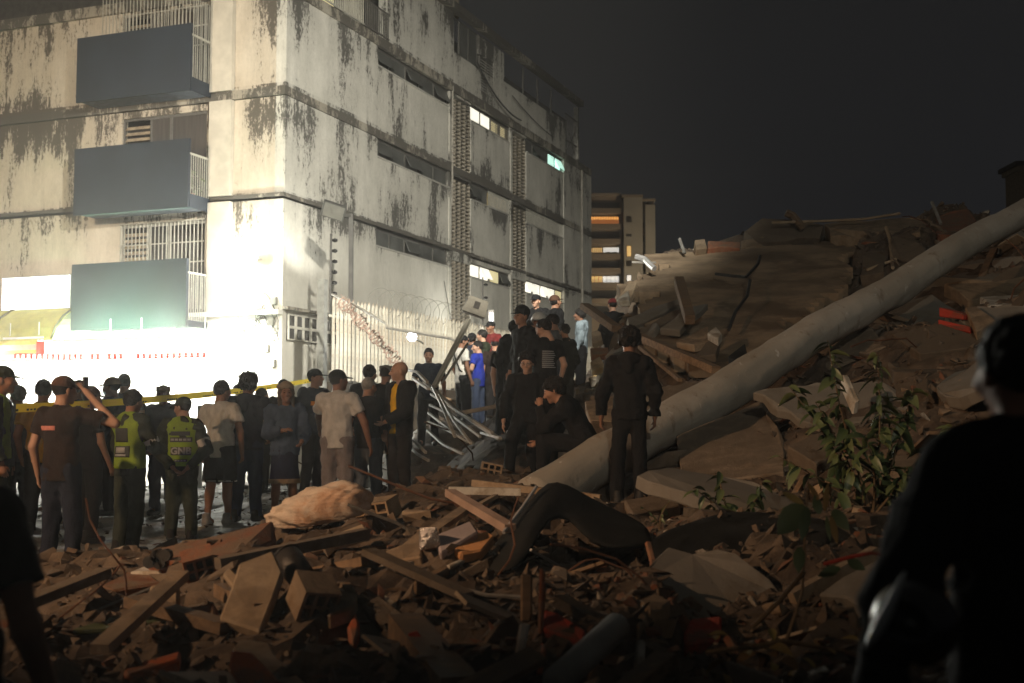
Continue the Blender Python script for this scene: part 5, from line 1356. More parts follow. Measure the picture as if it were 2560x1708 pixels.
# broad plates and long beams
def slope(x, y):
    d = .5
    return Vector((-(ground(x + d, y) - ground(x - d, y)) / (2 * d), -(ground(x, y + d) - ground(x, y - d)) / (2 * d), 1)).normalized()
DESC.update({'broken_plate': 'broad broken plate of floor lying', 'long_beam': 'long broken beam lying', 'bent_rebar': 'bent rusty reinforcing bar'})
LAB.update({'broken_plate': ('', 'floor plate', 'broad broken plates of the ruin'), 'long_beam': ('', 'beam', 'long broken beams of the ruin'), 'bent_rebar': ('', 'reinforcing bar', 'bent reinforcing bars of the ruin')})
RUST = mat('rusty_bar', (.12, .055, .03), .8, .3)
R3 = random.Random(40)
for (x, y) in [(3.4, 13.2), (5.0, 14.6), (6.3, 16.2), (4.3, 16.6), (7.6, 17.5), (6.0, 19.0), (8.2, 19.8), (9.3, 21.5), (7.4, 22.8), (9.8, 24.0), (3.4, 11.0), (4.6, 12.0), (5.6, 12.8), (2.0, 10.4), (3.0, 8.4), (1.2, 7.4), (2.3, 6.6), (.4, 8.6), (10.6, 26.0), (5.2, 21.0), (1.9, 19.6), (1.5, 17.6)]:
    k = R3.uniform(.35, .65) * (1.0 if y < 10 else 1.5); n = slope(x, y); n = (n + Vector((R3.uniform(-.25, .25), R3.uniform(-.35, .1), 0))).normalized()
    e1 = n.cross(Vector((math.cos(R3.uniform(0, 6)), math.sin(R3.uniform(0, 6)), .1))).normalized(); e2 = n.cross(e1)
    m_ = R3.randint(5, 7); poly = []
    for q_ in range(m_):
        a_ = 6.283 * (q_ + R3.uniform(-.25, .25)) / m_; poly.append(e1 * (k * math.cos(a_) * R3.uniform(.8, 1.35)) + e2 * (k * .7 * math.sin(a_) * R3.uniform(.75, 1.2)))
    poly = jitter_poly(poly, R3, .03, .14)
    th = R3.uniform(.05, .11) * (1 if y < 10 else 1.5)
    o = MB().prism(poly, -n * th).build('broken_plate', R3.choice((CONC, GREYC, GREYC, CONC)), None, recalc=True); o.location = (x, y, ground(x, y) + th * .9 + .03)
    bv = o.modifiers.new('edge', 'BEVEL'); bv.width = .012; bv.segments = 1; bv.limit_method = 'ANGLE'
    u, v = project(o.location); an = min(ANCH, key=lambda q: (q[1] - u) ** 2 + (q[2] - v) ** 2)
    piles.setdefault(('broken_plate', an), []).append(((an[1] - u) ** 2 + (an[2] - v) ** 2, o))
for i in range(26):
    x, y = strewn(); L = R3.uniform(.5, 1.1) * (1 if y < 10 else 1.6); az = R3.uniform(0, 3.14)
    d = Vector((math.cos(az) * L / 2, math.sin(az) * L / 2, 0)); A = Vector((x, y, 0)) - d; Bv = Vector((x, y, 0)) + d
    A.z = ground(A.x, A.y) + R3.uniform(.03, .12); Bv.z = ground(Bv.x, Bv.y) + R3.uniform(.03, .25); c = (A + Bv) / 2
    o = MB().bar(A - c, Bv - c, R3.uniform(.06, .12), R3.uniform(.035, .08)).build('long_beam', R3.choice((WOOD, WOOD, CONC, CREAM, WOOD))); o.location = c
    u, v = project(c); an = min(ANCH, key=lambda q: (q[1] - u) ** 2 + (q[2] - v) ** 2)
    piles.setdefault(('long_beam', an), []).append(((an[1] - u) ** 2 + (an[2] - v) ** 2, o))
for i in range(26):
    x, y = strewn(); z = ground(x, y); pts_ = [Vector((0, 0, -.05))]; d = Vector((R3.uniform(-1, 1), R3.uniform(-.6, .6), R3.uniform(.2, 1.2))).normalized()
    for q_ in range(6):
        d = (d + Vector((R3.uniform(-.5, .5), R3.uniform(-.3, .3), R3.uniform(-.55, .25)))).normalized(); pts_.append(pts_[-1] + d * R3.uniform(.08, .2) * (1 if y < 10 else 1.6))
    o = MB().tube(pts_, .007 * (1 if y < 10 else 1.6), 5).build('bent_rebar', RUST); o.location = (x, y, z)
    u, v = project(o.location); an = min(ANCH, key=lambda q: (q[1] - u) ** 2 + (q[2] - v) ** 2)
    piles.setdefault(('bent_rebar', an), []).append(((an[1] - u) ** 2 + (an[2] - v) ** 2, o))
ORD = ['', 'second ', 'third ', 'fourth ', 'fifth ', 'sixth ', 'seventh ', 'eighth ', 'ninth ', 'tenth ', 'eleventh ', 'twelfth ', 'thirteenth ', 'fourteenth ', 'fifteenth ', 'sixteenth ']
for (kind, an), L in piles.items():
    for r, (_, o) in enumerate(sorted(L, key=lambda q: q[0])):
        tag(o, '%s %sclosest to the %s' % (DESC[kind], ORD[min(r, 15)], an[0]), LAB[kind][1], LAB[kind][2])
# small fragments, beyond counting
frag = MB(); shapes = [hull(R2, .05, .035, .022, 8) for _ in range(8)] + [hull(R2, .09, .02, .012, 8) for _ in range(4)]
for i in range(12000):
    x, y = strewn(); z = ground(x, y)
    s = (.35 + 1.3 * R2.random() ** 2.2) * (.7 + y * .045)
    Rm = Euler((R2.uniform(-.8, .8), R2.uniform(-.8, .8), R2.uniform(0, 6.3))).to_matrix()
    vs, fs = R2.choice(shapes)
    t0 = Vector((x, y, z + .01 * s))
    frag.add([t0 + Rm @ (Vector(v) * s) for v in vs], fs)
for i in range(1500):
    x = R2.uniform(-11, -1.5); y = R2.uniform(11.3, 26); z = ground(x, y)
    s = R2.uniform(.25, 1.0)
    Rm = Euler((R2.uniform(-.4, .4), R2.uniform(-.4, .4), R2.uniform(0, 6.3))).to_matrix()
    vs, fs = R2.choice(shapes); t0 = Vector((x, y, z + .008 * s))
    frag.add([t0 + Rm @ (Vector(v) * s) for v in vs], fs)
tag(frag.build('rubble_fragments', mix_m), kind='stuff')
# ------------------------------------------------------------------ people: bodies and clothes grown as smooth-blended volumes
class Field:
    def __init__(s, lo, hi, vox):
        s.vox = vox; s.lo = np.array(lo, np.float32)
        s.n = np.maximum(4, np.ceil((np.array(hi) - np.array(lo)) / vox).astype(int) + 1)
        s.d = np.full(s.n, .3, np.float32)
        s.ax = [s.lo[i] + vox * np.arange(s.n[i], dtype=np.float32) for i in range(3)]
    def _sub(s, lo, hi, pad):
        sl = []
        for i in range(3):
            a = int(max(0, math.floor((lo[i] - pad - s.lo[i]) / s.vox))); b = int(min(s.n[i], math.ceil((hi[i] + pad - s.lo[i]) / s.vox) + 1))
            if b <= a: return None, None
            sl.append(slice(a, b))
        X = s.ax[0][sl[0]][:, None, None]; Y = s.ax[1][sl[1]][None, :, None]; Z = s.ax[2][sl[2]][None, None, :]
        return tuple(sl), (X, Y, Z)
    def _merge(s, sl, dn, k, sub=False):
        o = s.d[sl]
        if sub:
            dn = -dn
            h = np.maximum(k - np.abs(o - dn), 0) / k; s.d[sl] = np.maximum(o, dn) + h * h * k * .25
        else:
            h = np.maximum(k - np.abs(o - dn), 0) / k; s.d[sl] = np.minimum(o, dn) - h * h * k * .25
    def cap(s, a, b, ra, rb, k=.03, flat=None, end=False, sub=False):
        a = np.array(a, np.float32); b = np.array(b, np.float32); R = max(ra, rb)
        sl, g = s._sub(np.minimum(a, b), np.maximum(a, b), R + k + .03)
        if sl is None: return s
        ba = b - a; L2 = float(ba @ ba) + 1e-9
        px, py, pz = g[0] - a[0], g[1] - a[1], g[2] - a[2]
        tt = (px * ba[0] + py * ba[1] + pz * ba[2]) / L2; h = np.clip(tt, 0, 1)
        qx, qy, qz = px - h * ba[0], py - h * ba[1], pz - h * ba[2]
        if flat is not None:
            f = np.array(flat[0], np.float32); f /= np.linalg.norm(f); c = (qx * f[0] + qy * f[1] + qz * f[2]) * (flat[1] - 1)
            qx, qy, qz = qx + c * f[0], qy + c * f[1], qz + c * f[2]
        d = np.sqrt(qx * qx + qy * qy + qz * qz) - (ra + (rb - ra) * h)
        if end: d = np.maximum(d, (tt - 1) * math.sqrt(L2))
        s._merge(sl, d, k, sub); return s
    def ell(s, c, r, k=.02, sub=False):
        c = np.array(c, np.float32); r = np.array(r, np.float32)
        sl, g = s._sub(c - r, c + r, k + .03)
        if sl is None: return s
        x, y, z = (g[0] - c[0]) / r[0], (g[1] - c[1]) / r[1], (g[2] - c[2]) / r[2]
        n = np.sqrt(x * x + y * y + z * z)
        n2 = np.sqrt((x / r[0]) ** 2 + (y / r[1]) ** 2 + (z / r[2]) ** 2) + 1e-6
        s._merge(sl, n * (n - 1) / n2, k, sub); return s
    def cut(s, p, n):
        p = np.array(p, np.float32); n = np.array(n, np.float32); n = n / np.linalg.norm(n)
        X, Y, Z = s.ax[0][:, None, None], s.ax[1][None, :, None], s.ax[2][None, None, :]
        s.d = np.maximum(s.d, (X - p[0]) * n[0] + (Y - p[1]) * n[1] + (Z - p[2]) * n[2]); return s
    def wrinkle(s, amp, ph, f=(26, 22, 17)):
        X, Y, Z = s.ax[0][:, None, None], s.ax[1][None, :, None], s.ax[2][None, None, :]
        w = np.sin(X * f[0] + Z * f[2] + ph) * np.sin(Y * f[1] - Z * f[2] * 1.3 + ph * 1.7) + .6 * np.sin(Z * f[2] * 2.1 + X * 9 + ph * 2.3) * np.sin(X * 31 + Y * 24 + ph)
        s.d = s.d + (amp * w).astype(np.float32); return s
    def noise(s, amp, cell, seed):
        r = np.random.RandomState(seed); c = np.array(cell, np.float64); m = np.ceil(s.n * s.vox / c).astype(int) + 2
        t = (r.rand(*m) - .5).astype(np.float32) * 2
        for ax in range(3):
            q = np.arange(s.n[ax]) * s.vox / c[ax]; i = np.floor(q).astype(int); f = (q - i).astype(np.float32); f = f * f * (3 - 2 * f)
            sh = [1, 1, 1]; sh[ax] = -1
            t = np.take(t, i, axis=ax) * (1 - f).reshape(sh) + np.take(t, i + 1, axis=ax) * f.reshape(sh)
        s.d = s.d + amp * t; return s
    def mesh(s, adapt=.01):
        g = vdb.FloatGrid(background=.3); g.copyFromArray(np.ascontiguousarray(s.d / s.vox)); g.gridClass = vdb.GridClass.LEVEL_SET
        p, t, q = g.convertToPolygons(isovalue=0.0, adaptivity=adapt)
        p = p * s.vox + s.lo
        return p, [tuple(int(i) for i in f[::-1]) for f in t] + [tuple(int(i) for i in f[::-1]) for f in q]
    def surf_y(s, x, z, back=True):
        """y of the back (or front) surface above x, z"""
        i = int(round((x - s.lo[0]) / s.vox)); k = int(round((z - s.lo[2]) / s.vox))
        i = min(max(i, 0), s.n[0] - 1); k = min(max(k, 0), s.n[2] - 1)
        col = s.d[i, :, k]; idx = np.where(col < 0)[0]
        if len(idx) == 0: return 0.0
        j = idx[0] if back else idx[-1]
        j2 = j - 1 if back else j + 1
        if j2 < 0 or j2 >= len(col): return float(s.lo[1] + s.vox * j)
        f = col[j] / (col[j] - col[j2]); return float(s.lo[1] + s.vox * (j + (j2 - j) * f))
def pmesh(name, pv, pf, m):
    me = bpy.data.meshes.new(name); me.from_pydata([tuple(map(float, v)) for v in pv], [], pf); me.materials.append(m)
    me.polygons.foreach_set('use_smooth', [True] * len(me.polygons)); me.update(); return me

FAB = {'black': (.012, .012, .013), 'blackbrown': (.026, .017, .013), 'dark': (.022, .020, .020), 'navy': (.018, .022, .034), 'army': (.030, .036, .022), 'olive': (.055, .065, .045), 'mustard': (.42, .25, .03), 'grey': (.14, .14, .14),
       'white': (.62, .60, .55), 'palegrey': (.47, .46, .44), 'mauvegrey': (.20, .175, .175), 'jeans': (.035, .048, .085), 'navyjeans': (.020, .025, .042), 'denim': (.06, .085, .135), 'darkblue': (.018, .022, .05), 'greyblue': (.10, .11, .125),
       'yellow': (.70, .42, .02), 'blue': (.018, .032, .27), 'maroon': (.12, .018, .018), 'paleblue': (.24, .30, .34), 'widedark': (.012, .012, .014), 'brown': (.085, .045, .03), 'tan': (.25, .185, .12), 'greycap': (.11, .12, .11), 'lime': (.42, .62, .03), 'red': (.5, .03, .02), 'orange': (.75, .27, .03), 'pink': (.55, .22, .18)}
def fab(n): 
    c = FAB[n]
    return mat('fabric_' + n, c, .9, .22, 9, .6, 11, spec=.2, dist=.045, stretch=(1, 1, .55))
SKINS = [mat('skin_warm', (.36, .19, .12), .55, .12, 8, .08, 80, spec=.35), mat('skin_brown', (.23, .115, .07), .55, .12, 8, .08, 80, spec=.35), mat('skin_light', (.44, .26, .18), .55, .12, 8, .08, 80, spec=.35)]
HAIRC = {'dark': mat('dark_hair', (.012, .010, .009), .6, .4, 20, .5, 120, spec=.3), 'grey': mat('grey_hair', (.28, .27, .25), .7, .3, 20, .5, 120)}

# --- head and headwear shapes, made once
def head_field(vox=.0055):
    F = Field((-.11, -.13, -.20), (.11, .15, .14), vox)
    F.ell((0, -.012, .028), (.076, .096, .088), .01).ell((0, .030, -.045), (.056, .064, .062), .03).ell((0, .036, -.005), (.062, .062, .08), .03)
    F.ell((0, .076, -.094), (.022, .02, .019), .03).cap((-.033, .082, .026), (.033, .082, .026), .011, .011, .02)
    F.cap((0, -.012, -.06), (0, -.03, -.18), .054, .060, .03)
    for sx in (-1, 1):
        F.ell((sx * .031, .101, .006), (.019, .014, .012), .02, sub=True)
        F.ell((sx * .031, .089, .006), (.013, .010, .011), .004)
        F.ell((sx * .048, .07, -.025), (.02, .022, .018), .03)
        F.ell((sx * .079, -.006, -.008), (.011, .022, .033), .008)
    F.cap((0, .094, .012), (0, .119, -.026), .008, .0135, .012).ell((-.012, .107, -.032), (.009, .01, .008), .01).ell((.012, .107, -.032), (.009, .01, .008), .01)
    F.cap((-.021, .092, -.060), (.021, .092, -.060), .007, .007, .008).cap((-.017, .091, -.071), (.017, .091, -.071), .008, .008, .006)
    return F
HEADV, HEADF = head_field().mesh(.01)
def hair_shape(kind):
    F = Field((-.17, -.22, -.36), (.17, .22, .24), .0065)
    infl = {'short': .012, 'messy': .028, 'curly': .026, 'bowl': .022, 'buzz': .005, 'long': .020, 'longberet': .016}.get(kind, .012)
    F.ell((0, -.014, .030), (.076 + infl, .096 + infl, .088 + infl * 1.25), .01)
    if kind in ('messy',): F.ell((.0, .02, .10), (.07, .08, .05), .03)
    if kind in ('long', 'longberet'):
        F.cap((0, -.06, .0), (0, -.075, -.20), .088, .075, .04, flat=((0, 1, 0), 1.35))
        F.cap((-.07, .0, .02), (-.085, .0, -.17), .03, .025, .03).cap((.07, .0, .02), (.085, .0, -.17), .03, .025, .03)
    amp = {'messy': .013, 'curly': .011, 'short': .004, 'buzz': .001}.get(kind, .005); fr = {'curly': (85, 80, 90), 'messy': (60, 52, 64)}.get(kind, (70, 60, 40))
    F.noise(amp * 1.7, (.020, .020, .030) if kind != 'curly' else (.022, .022, .022), 3); F.noise(amp * 1.1, (.010, .010, .016), 4)
    if kind == 'messy': F.noise(.016, (.05, .05, .06), 8)
    lo = {'bowl': -.035, 'curly': -.022}.get(kind, -.012)
    if kind in ('long', 'longberet'):
        F.ell((0, .10, -.05), (.072, .09, .115), .015, sub=True)
    else:
        F.cut((0, 0, lo), (0, .80, -1.0)); F.ell((0, .115, -.03), (.085, .07, .085), .012, sub=True)
    return F.mesh(.01)
def cap_shape(kind):
    F = Field((-.19, -.19, -.24), (.19, .26, .26), .0065)
    if kind == 'cap':
        F.ell((0, -.012, .045), (.090, .108, .090), .01).cut((0, 0, .030), (0, -.05, -1))
        F.cap((0, .085, .040), (0, .145, .030), .072, .058, .012, flat=((0, .15, 1), 9))
    elif kind == 'boxcap':
        F.cap((0, -.010, .03), (0, -.010, .105), .094, .090, .006, end=True).cut((0, 0, .034), (0, 0, -1)).cap((0, .08, .045), (0, .13, .035), .07, .055, .012, flat=((0, .15, 1), 9))
    elif kind == 'tallcap':
        F.ell((0, -.015, .075), (.096, .112, .085), .01).cap((0, -.012, .04), (0, -.012, .07), .092, .096, .02).cut((0, 0, .026), (0, -.1, -1)).cap((0, .085, .042), (0, .14, .034), .07, .055, .012, flat=((0, .15, 1), 9))
    elif kind == 'beret':
        F.ell((.012, -.015, .085), (.110, .122, .045), .01).cap((0, -.012, .045), (0, -.012, .07), .088, .09, .02).cut((0, 0, .042), (0, .15, -1))
    elif kind == 'helmet':
        F.ell((0, -.01, .03), (.125, .145, .125), .01).cut((0, 0, .0), (0, .2, -1)).ell((0, .03, -.04), (.09, .10, .06), .01, sub=True)
        F.cap((0, .10, .02), (0, .15, .015), .08, .06, .012, flat=((0, .15, 1), 9))
    elif kind == 'hood':
        F.ell((0, -.02, .03), (.096, .118, .112), .01).cap((0, -.04, -.05), (0, -.06, -.17), .085, .10, .05).ell((0, .13, -.01), (.08, .09, .105), .02, sub=True).wrinkle(.004, .4)
    elif kind == 'mask':
        F.ell((0, .034, -.045), (.064, .078, .06), .01).cut((0, .045, 0), (0, -1, 0)).cut((0, 0, -.018), (0, 0, 1))
    return F.mesh(.01)
_T = {}
def headpart(kind, m, name):
    key = (kind, m.name)
    if key not in _T:
        v, f = cap_shape(kind) if kind in ('cap', 'boxcap', 'tallcap', 'beret', 'helmet', 'hood', 'mask') else hair_shape(kind)
        _T[key] = pmesh(name, v, f, m)
    return _T[key]
EYES = MB()
for sx in (-1, 1): EYES.ell((sx * .031, .0975, .005), (.0125, .004, .0065), 8, 6)
EYEM = EYES.mesh('eyes', mat('eye_dark', (.03, .02, .015), .25, .1, bump=0), True)
BROW = MB()
for sx in (-1, 1): BROW.tube([(sx * .012, .098, .026), (sx * .03, .096, .031), (sx * .048, .083, .025)], [.003, .0042, .002], 5)
BROWM = BROW.mesh('eyebrows', HAIRC['dark'], True)
GL = MB()
for sx in (-1, 1):
    GL.tube([(sx * .032 + .023 * math.cos(a * .5236), .112, .004 + .017 * math.sin(a * .5236)) for a in range(13)], .0026, 5, False)
    GL.tube([(sx * .055, .110, .010), (sx * .082, .0, .006)], .0026, 5)
GL.tube([(-.010, .114, .008), (.010, .114, .008)], .0026, 5)
GLM = GL.mesh('glasses', mat('glasses_frame', (.25, .25, .25), .25, .1, bump=0, metal=.7))
F = Field((-.07, -.12, -.02), (.07, .24, .14), .007)
F.cap((0, -.05, .04), (0, .14, .035), .043, .042, .02).cap((0, -.045, .05), (0, -.03, .12), .042, .045, .03).cut((0, 0, .0), (0, 0, -1))
SHV, SHF = F.mesh(.01)
def shoe(m):
    k = 'shoe' + m.name
    if k not in _T: _T[k] = pmesh('shoe', SHV, SHF, m)
    return _T[k]
V3 = lambda *a: np.array(a, np.float64)
def nrm(v): return v / (np.linalg.norm(v) + 1e-9)

def person(p, idx):
    rnd = random.Random(idx * 31 + 5)
    s = p['h'] / 1.75; near = p.get('near'); wide = p.get('wide', 1.0) * rnd.uniform(.97, 1.04)
    vox = .009 if near else (.0115 if p['y'] < 16.3 else .0145)
    root = empty('person', (p['x'], p['y'], p['z']), p['yaw'], p['label'], 'person', None)
    pose = p.get('pose')
    J = dict(pel=V3(0, 0, .95), che=V3(0, -.005, 1.27), nek=V3(0, -.012, 1.455), hed=V3(0, .022, 1.625))
    ws = rnd.uniform(-.02, .02)
    J.update(hipR=V3(.09, 0, .91), hipL=V3(-.09, 0, .91), kneR=V3(.105 + ws, .02, .50), kneL=V3(-.105 + ws, .012, .50), ankR=V3(.12 + ws, -.03 + rnd.uniform(-.03, .06), .085), ankL=V3(-.12 + ws, -.03 + rnd.uniform(-.03, .06), .085))
    J.update(shR=V3(.185, -.012, 1.415), shL=V3(-.185, -.012, 1.415))
    a = p.get('armsR', ((.245 + rnd.uniform(0, .03), -.03 + rnd.uniform(-.03, .03), 1.125), (.255 + rnd.uniform(-.02, .04), .05 + rnd.uniform(-.03, .06), .875)))
    b = p.get('armsL', ((-.245 - rnd.uniform(0, .03), -.03 + rnd.uniform(-.03, .03), 1.125), (-.255 - rnd.uniform(-.02, .04), .05 + rnd.uniform(-.03, .06), .875)))
    J.update(elR=V3(*a[0]), wrR=V3(*a[1]), elL=V3(*b[0]), wrL=V3(*b[1]))
    if pose == 'sit':
        J.update(pel=V3(0, -.02, .44), che=V3(0, .13, .72), nek=V3(0, .25, .865), hed=V3(0, .335, 1.0), hipR=V3(.09, 0, .41), hipL=V3(-.09, 0, .41), kneR=V3(.17, .40, .46), kneL=V3(-.15, .42, .47), ankR=V3(.15, .40, .085), ankL=V3(-.13, .44, .085),
                 shR=V3(.18, .19, .83), shL=V3(-.18, .19, .83), elR=V3(.21, .36, .58), wrR=V3(.10, .52, .46), elL=V3(-.17, .42, .60), wrL=V3(-.05, .475, .83))
    if pose == 'kneebent':
        J.update(kneR=V3(.19, .26, .60), ankR=V3(.24, .10, .13), kneL=V3(-.07, .04, .50), ankL=V3(-.06, .0, .085), elR=V3(.30, -.02, 1.12), wrR=V3(.31, .05, .86), elL=V3(-.27, -.0, 1.13), wrL=V3(-.20, .10, .90))
    for k in J: J[k] = J[k] * s
    for k in ('shR', 'shL', 'hipR', 'hipL'): J[k][0] *= wide
    side = nrm(J['shR'] - J['shL']); axis = nrm(J['che'] - J['pel']); front = nrm(np.cross(axis, side)) * 1.0
    if front[1] < 0: front = -front
    allp = np.array(list(J.values())); lo = allp.min(0) - .22 * s; hi = allp.max(0) + .24 * s; lo[2] = max(lo[2], -.02)
    hm = Matrix.Translation(Vector(J['hed'])) @ Euler((RAD(p.get('hpitch', rnd.uniform(-8, 4))), 0, RAD(p.get('hyaw', rnd.uniform(-18, 18))))).to_matrix().to_4x4() @ Matrix.Scale(s * 1.03, 4)
    skin = SKINS[idx % 3]
    short = p['bot'] in ('shorts', 'skirt')
    tee = p['top'] == 'tee'
    # ---- body: torso, limbs, palms in one volume, with head and fingers joined on
    F = Field(lo, hi, vox)
    F.cap(J['pel'], J['che'], .135 * s, .145 * s, .05, flat=(front, 1.5))
    F.cap(J['shL'] * .8 + J['che'] * .2, J['shR'] * .8 + J['che'] * .2, .07 * s, .07 * s, .06)
    F.cap(J['nek'] - axis * .04 * s, J['nek'] * .45 + J['hed'] * .55, .058 * s, .054 * s, .03)
    for q in 'RL':
        F.cap(J['sh' + q], J['el' + q], .052 * s * wide, .041 * s * wide, .03).cap(J['el' + q], J['wr' + q], .042 * s * wide, .028 * s, .02)
        d = nrm(J['wr' + q] - J['el' + q]); sg = 1 if q == 'R' else -1
        n = nrm(np.cross(d, V3(0, 1, 0)) if abs(d[1]) < .8 else V3(sg, 0, 0)); n = n * (-sg if n[0] > 0 else sg) if abs(n[0]) > .2 else n
        F.cap(J['wr' + q], J['wr' + q] + d * .075 * s, .027 * s, .036 * s, .02, flat=(n, 1.9))
        lg = 1.0 if short else .80
        F.cap(J['hip' + q], J['kne' + q], .083 * s * lg, .057 * s * lg, .04).cap(J['kne' + q], J['ank' + q], .056 * s * lg, .038 * s * lg, .03)
        if short: F.ell(J['kne' + q] * .68 + J['ank' + q] * .32 - front * .018 * s, (.05 * s, .055 * s, .10 * s), .04)
        F.cap(J['ank' + q], J['ank' + q] + V3(0, .12 * s, -.045 * s), .04 * s, .03 * s, .03)
    bv, bf = F.mesh(.012)
    bv = list(map(tuple, bv))
    n0 = len(bv); bv += [tuple(hm @ Vector(v)) for v in HEADV]; bf += [tuple(i + n0 for i in f) for f in HEADF]
    fm = MB()
    for q in 'RL':
        d = nrm(J['wr' + q] - J['el' + q]); sg = 1 if q == 'R' else -1
        n = nrm(np.cross(d, V3(0, 1, 0)) if abs(d[1]) < .8 else V3(sg, 0, 0)); n = n * (-sg if n[0] > 0 else sg) if abs(n[0]) > .2 else n
        w = nrm(np.cross(n, d)); 
        if w[1] < 0: w = -w
        base = J['wr' + q] + d * .085 * s; curl = rnd.uniform(.3, .9)
        for k, L in enumerate((.074, .083, .077, .060)):
            b0 = base + w * (.027 - .018 * k) * s; pts = [b0 - d * .02 * s]; dd = d.copy(); 
            for seg, f in enumerate((.42, .32, .26)):
                ang = curl * (.35 + .3 * seg); dd = nrm(dd * math.cos(ang) + n * math.sin(ang)); pts.append(pts[-1] + dd * L * f * s * (1.25 if seg == 0 else 1))
            fm.tube(pts, [.0098 * s, .0092 * s, .0085 * s, .006 * s], 6)
        t0 = J['wr' + q] + d * .03 * s + w * .02 * s
        fm.tube([t0, t0 + nrm(d + w * .9 + n * .3) * .04 * s, t0 + nrm(d + w * .45 + n * .45) * .075 * s], [.012 * s, .011 * s, .007 * s], 6)
    n0 = len(bv); bv += fm.v; bf += [tuple(i + n0 for i in f) for f in fm.f]
    link('body', pmesh('body', bv, bf, skin), root)
    # ---- upper garment
    def top_field(infl, hem, sleeve, amp, collar=.0, arms=True):
        F = Field(lo, hi, vox)
        hp = J['pel'] - axis * hem * s
        F.cap(hp, J['pel'] + axis * .08 * s, .163 * s * wide + infl, .148 * s * wide + infl, .05, flat=(front, 1.38))
        F.cap(J['pel'] + axis * .06 * s, J['che'] + axis * .02 * s, .147 * s * wide + infl, .163 * s * wide + infl, .06, flat=(front, 1.45))
        F.cap(J['shL'] * .82 + J['che'] * .18, J['shR'] * .82 + J['che'] * .18, .070 * s + infl, .070 * s + infl, .06)
        F.cap(J['nek'] - axis * .06 * s, J['nek'] - axis * .0 * s, .085 * s + infl * .4, .062 * s + infl * .4, .07)
        if arms:
            for q in 'RL':
                e = J['sh' + q] * (1 - min(sleeve, 1)) + J['el' + q] * min(sleeve, 1)
                loose = .016 if tee else .010
                F.cap(J['sh' + q], e, .055 * s * wide + infl, .046 * s * wide + infl + loose, .045, end=sleeve <= 1)
                if sleeve > 1:
                    w = J['el' + q] * (2 - sleeve) + J['wr' + q] * (sleeve - 1)
                    F.cap(J['el' + q], w, .046 * s * wide + infl + .004, .034 * s + infl, .03, end=True)
        F.noise(amp * 1.5, (.10, .10, .05), rnd.randint(0, 999)); F.noise(amp * 1.2, (.045, .045, .11), rnd.randint(0, 999)); F.wrinkle(amp * .35, rnd.uniform(0, 6), (12, 10, 34))
        F.cut(hp, -axis); 
        F.cap(J['nek'] + axis * .03 * s + front * .02 * s, J['nek'] + axis * .15 * s + front * .04 * s, .060 * s, .085 * s, .01, sub=True)
        return F
    kind = p['top']; hemz = {'tee': .13, 'jacket': .12, 'hoodie': .10, 'openjacket': .10}[kind]
    if pose == 'sit': hemz = .04
    infl = {'tee': .014, 'jacket': .021, 'hoodie': .023, 'openjacket': .014}[kind]; sl = {'tee': .62, 'jacket': 1.93, 'hoodie': 1.93, 'openjacket': .6}[kind]
    TF = top_field(infl, hemz, sl, .0065 if tee else .0095)
    v, f = TF.mesh(.012); link('shirt' if kind in ('tee', 'openjacket') else ('hoodie' if kind == 'hoodie' else 'jacket'), pmesh('top', v, f, fab(p['topc'])), root)
    if kind == 'openjacket':
        OF = top_field(.034, .14, 1.93, .006)
        OF.cap(J['pel'] - axis * .3 + front * .17 * s, J['nek'] + axis * .12 * s + front * .10 * s, .085 * s, .06 * s, .02, sub=True)
        v, f = OF.mesh(.012); link('jacket', pmesh('jacket', v, f, fab(p['topc2'])), root)
    if kind == 'hoodie' and p['head'] != 'hood':
        F = Field(J['nek'] - V3(.2, .25, .2), J['nek'] + V3(.2, .2, .15), vox)
        F.cap(J['nek'] - side * .06 * s - front * .04 * s, J['nek'] + side * .06 * s - front * .04 * s, .065 * s, .065 * s, .04).cap(J['nek'] - front * .07 * s, J['nek'] - front * .10 * s - axis * .10 * s, .07 * s, .05 * s, .04).wrinkle(.005, 1.0)
        F.cap(J['nek'] + axis * .0, J['hed'], .062 * s, .07 * s, .01, sub=True)
        v, f = F.mesh(.012); link('hood', pmesh('hood', v, f, fab(p['topc'])), root)
    if p.get('collar'):
        q = MB(); c0 = J['nek'] + axis * .005 * s
        q.tube([c0 + side * .066 * s * math.cos(a * .5236) + front * (.070 * s * math.sin(a * .5236) + .01) for a in range(13)], .014 * s, 6, False); q.build('collar', fab(p['collar']), root, smooth=True)
    # ---- lower garment
    F = Field(lo, hi, vox); bot = p['bot']
    if bot == 'skirt':
        F.cap(J['pel'] + axis * .05 * s, (J['kneR'] + J['kneL']) / 2 - V3(0, 0, .02), .155 * s, .20 * s, .05, flat=(front, 1.3), end=True).wrinkle(.006, 2.0, (40, 30, 6))
    else:
        wd = .02 if bot == 'widedark' else 0.0; k = .012 + wd
        F.cap(J['pel'] + axis * .02 * s, J['pel'] - axis * .03 * s, .138 * s * wide + .006, .150 * s * wide + .008, .05, flat=(front, 1.42))
        for q in 'RL':
            if bot == 'shorts':
                e = J['kne' + q] + (J['hip' + q] - J['kne' + q]) * .06
                F.cap(J['hip' + q], e, .098 * s + k, .082 * s + k + .02, .05, end=True)
            else:
                F.cap(J['hip' + q], J['kne' + q], .094 * s * wide + k, .066 * s * wide + k + .004, .05)
                F.cap(J['kne' + q], J['ank' + q] - V3(0, 0, .02), .066 * s * wide + k + .004, .052 * s + k + .006, .03, end=True)
        F.noise(.010, (.05, .06, .14), rnd.randint(0, 999)); F.noise(.007, (.08, .08, .045), rnd.randint(0, 999))
    v, f = F.mesh(.012)
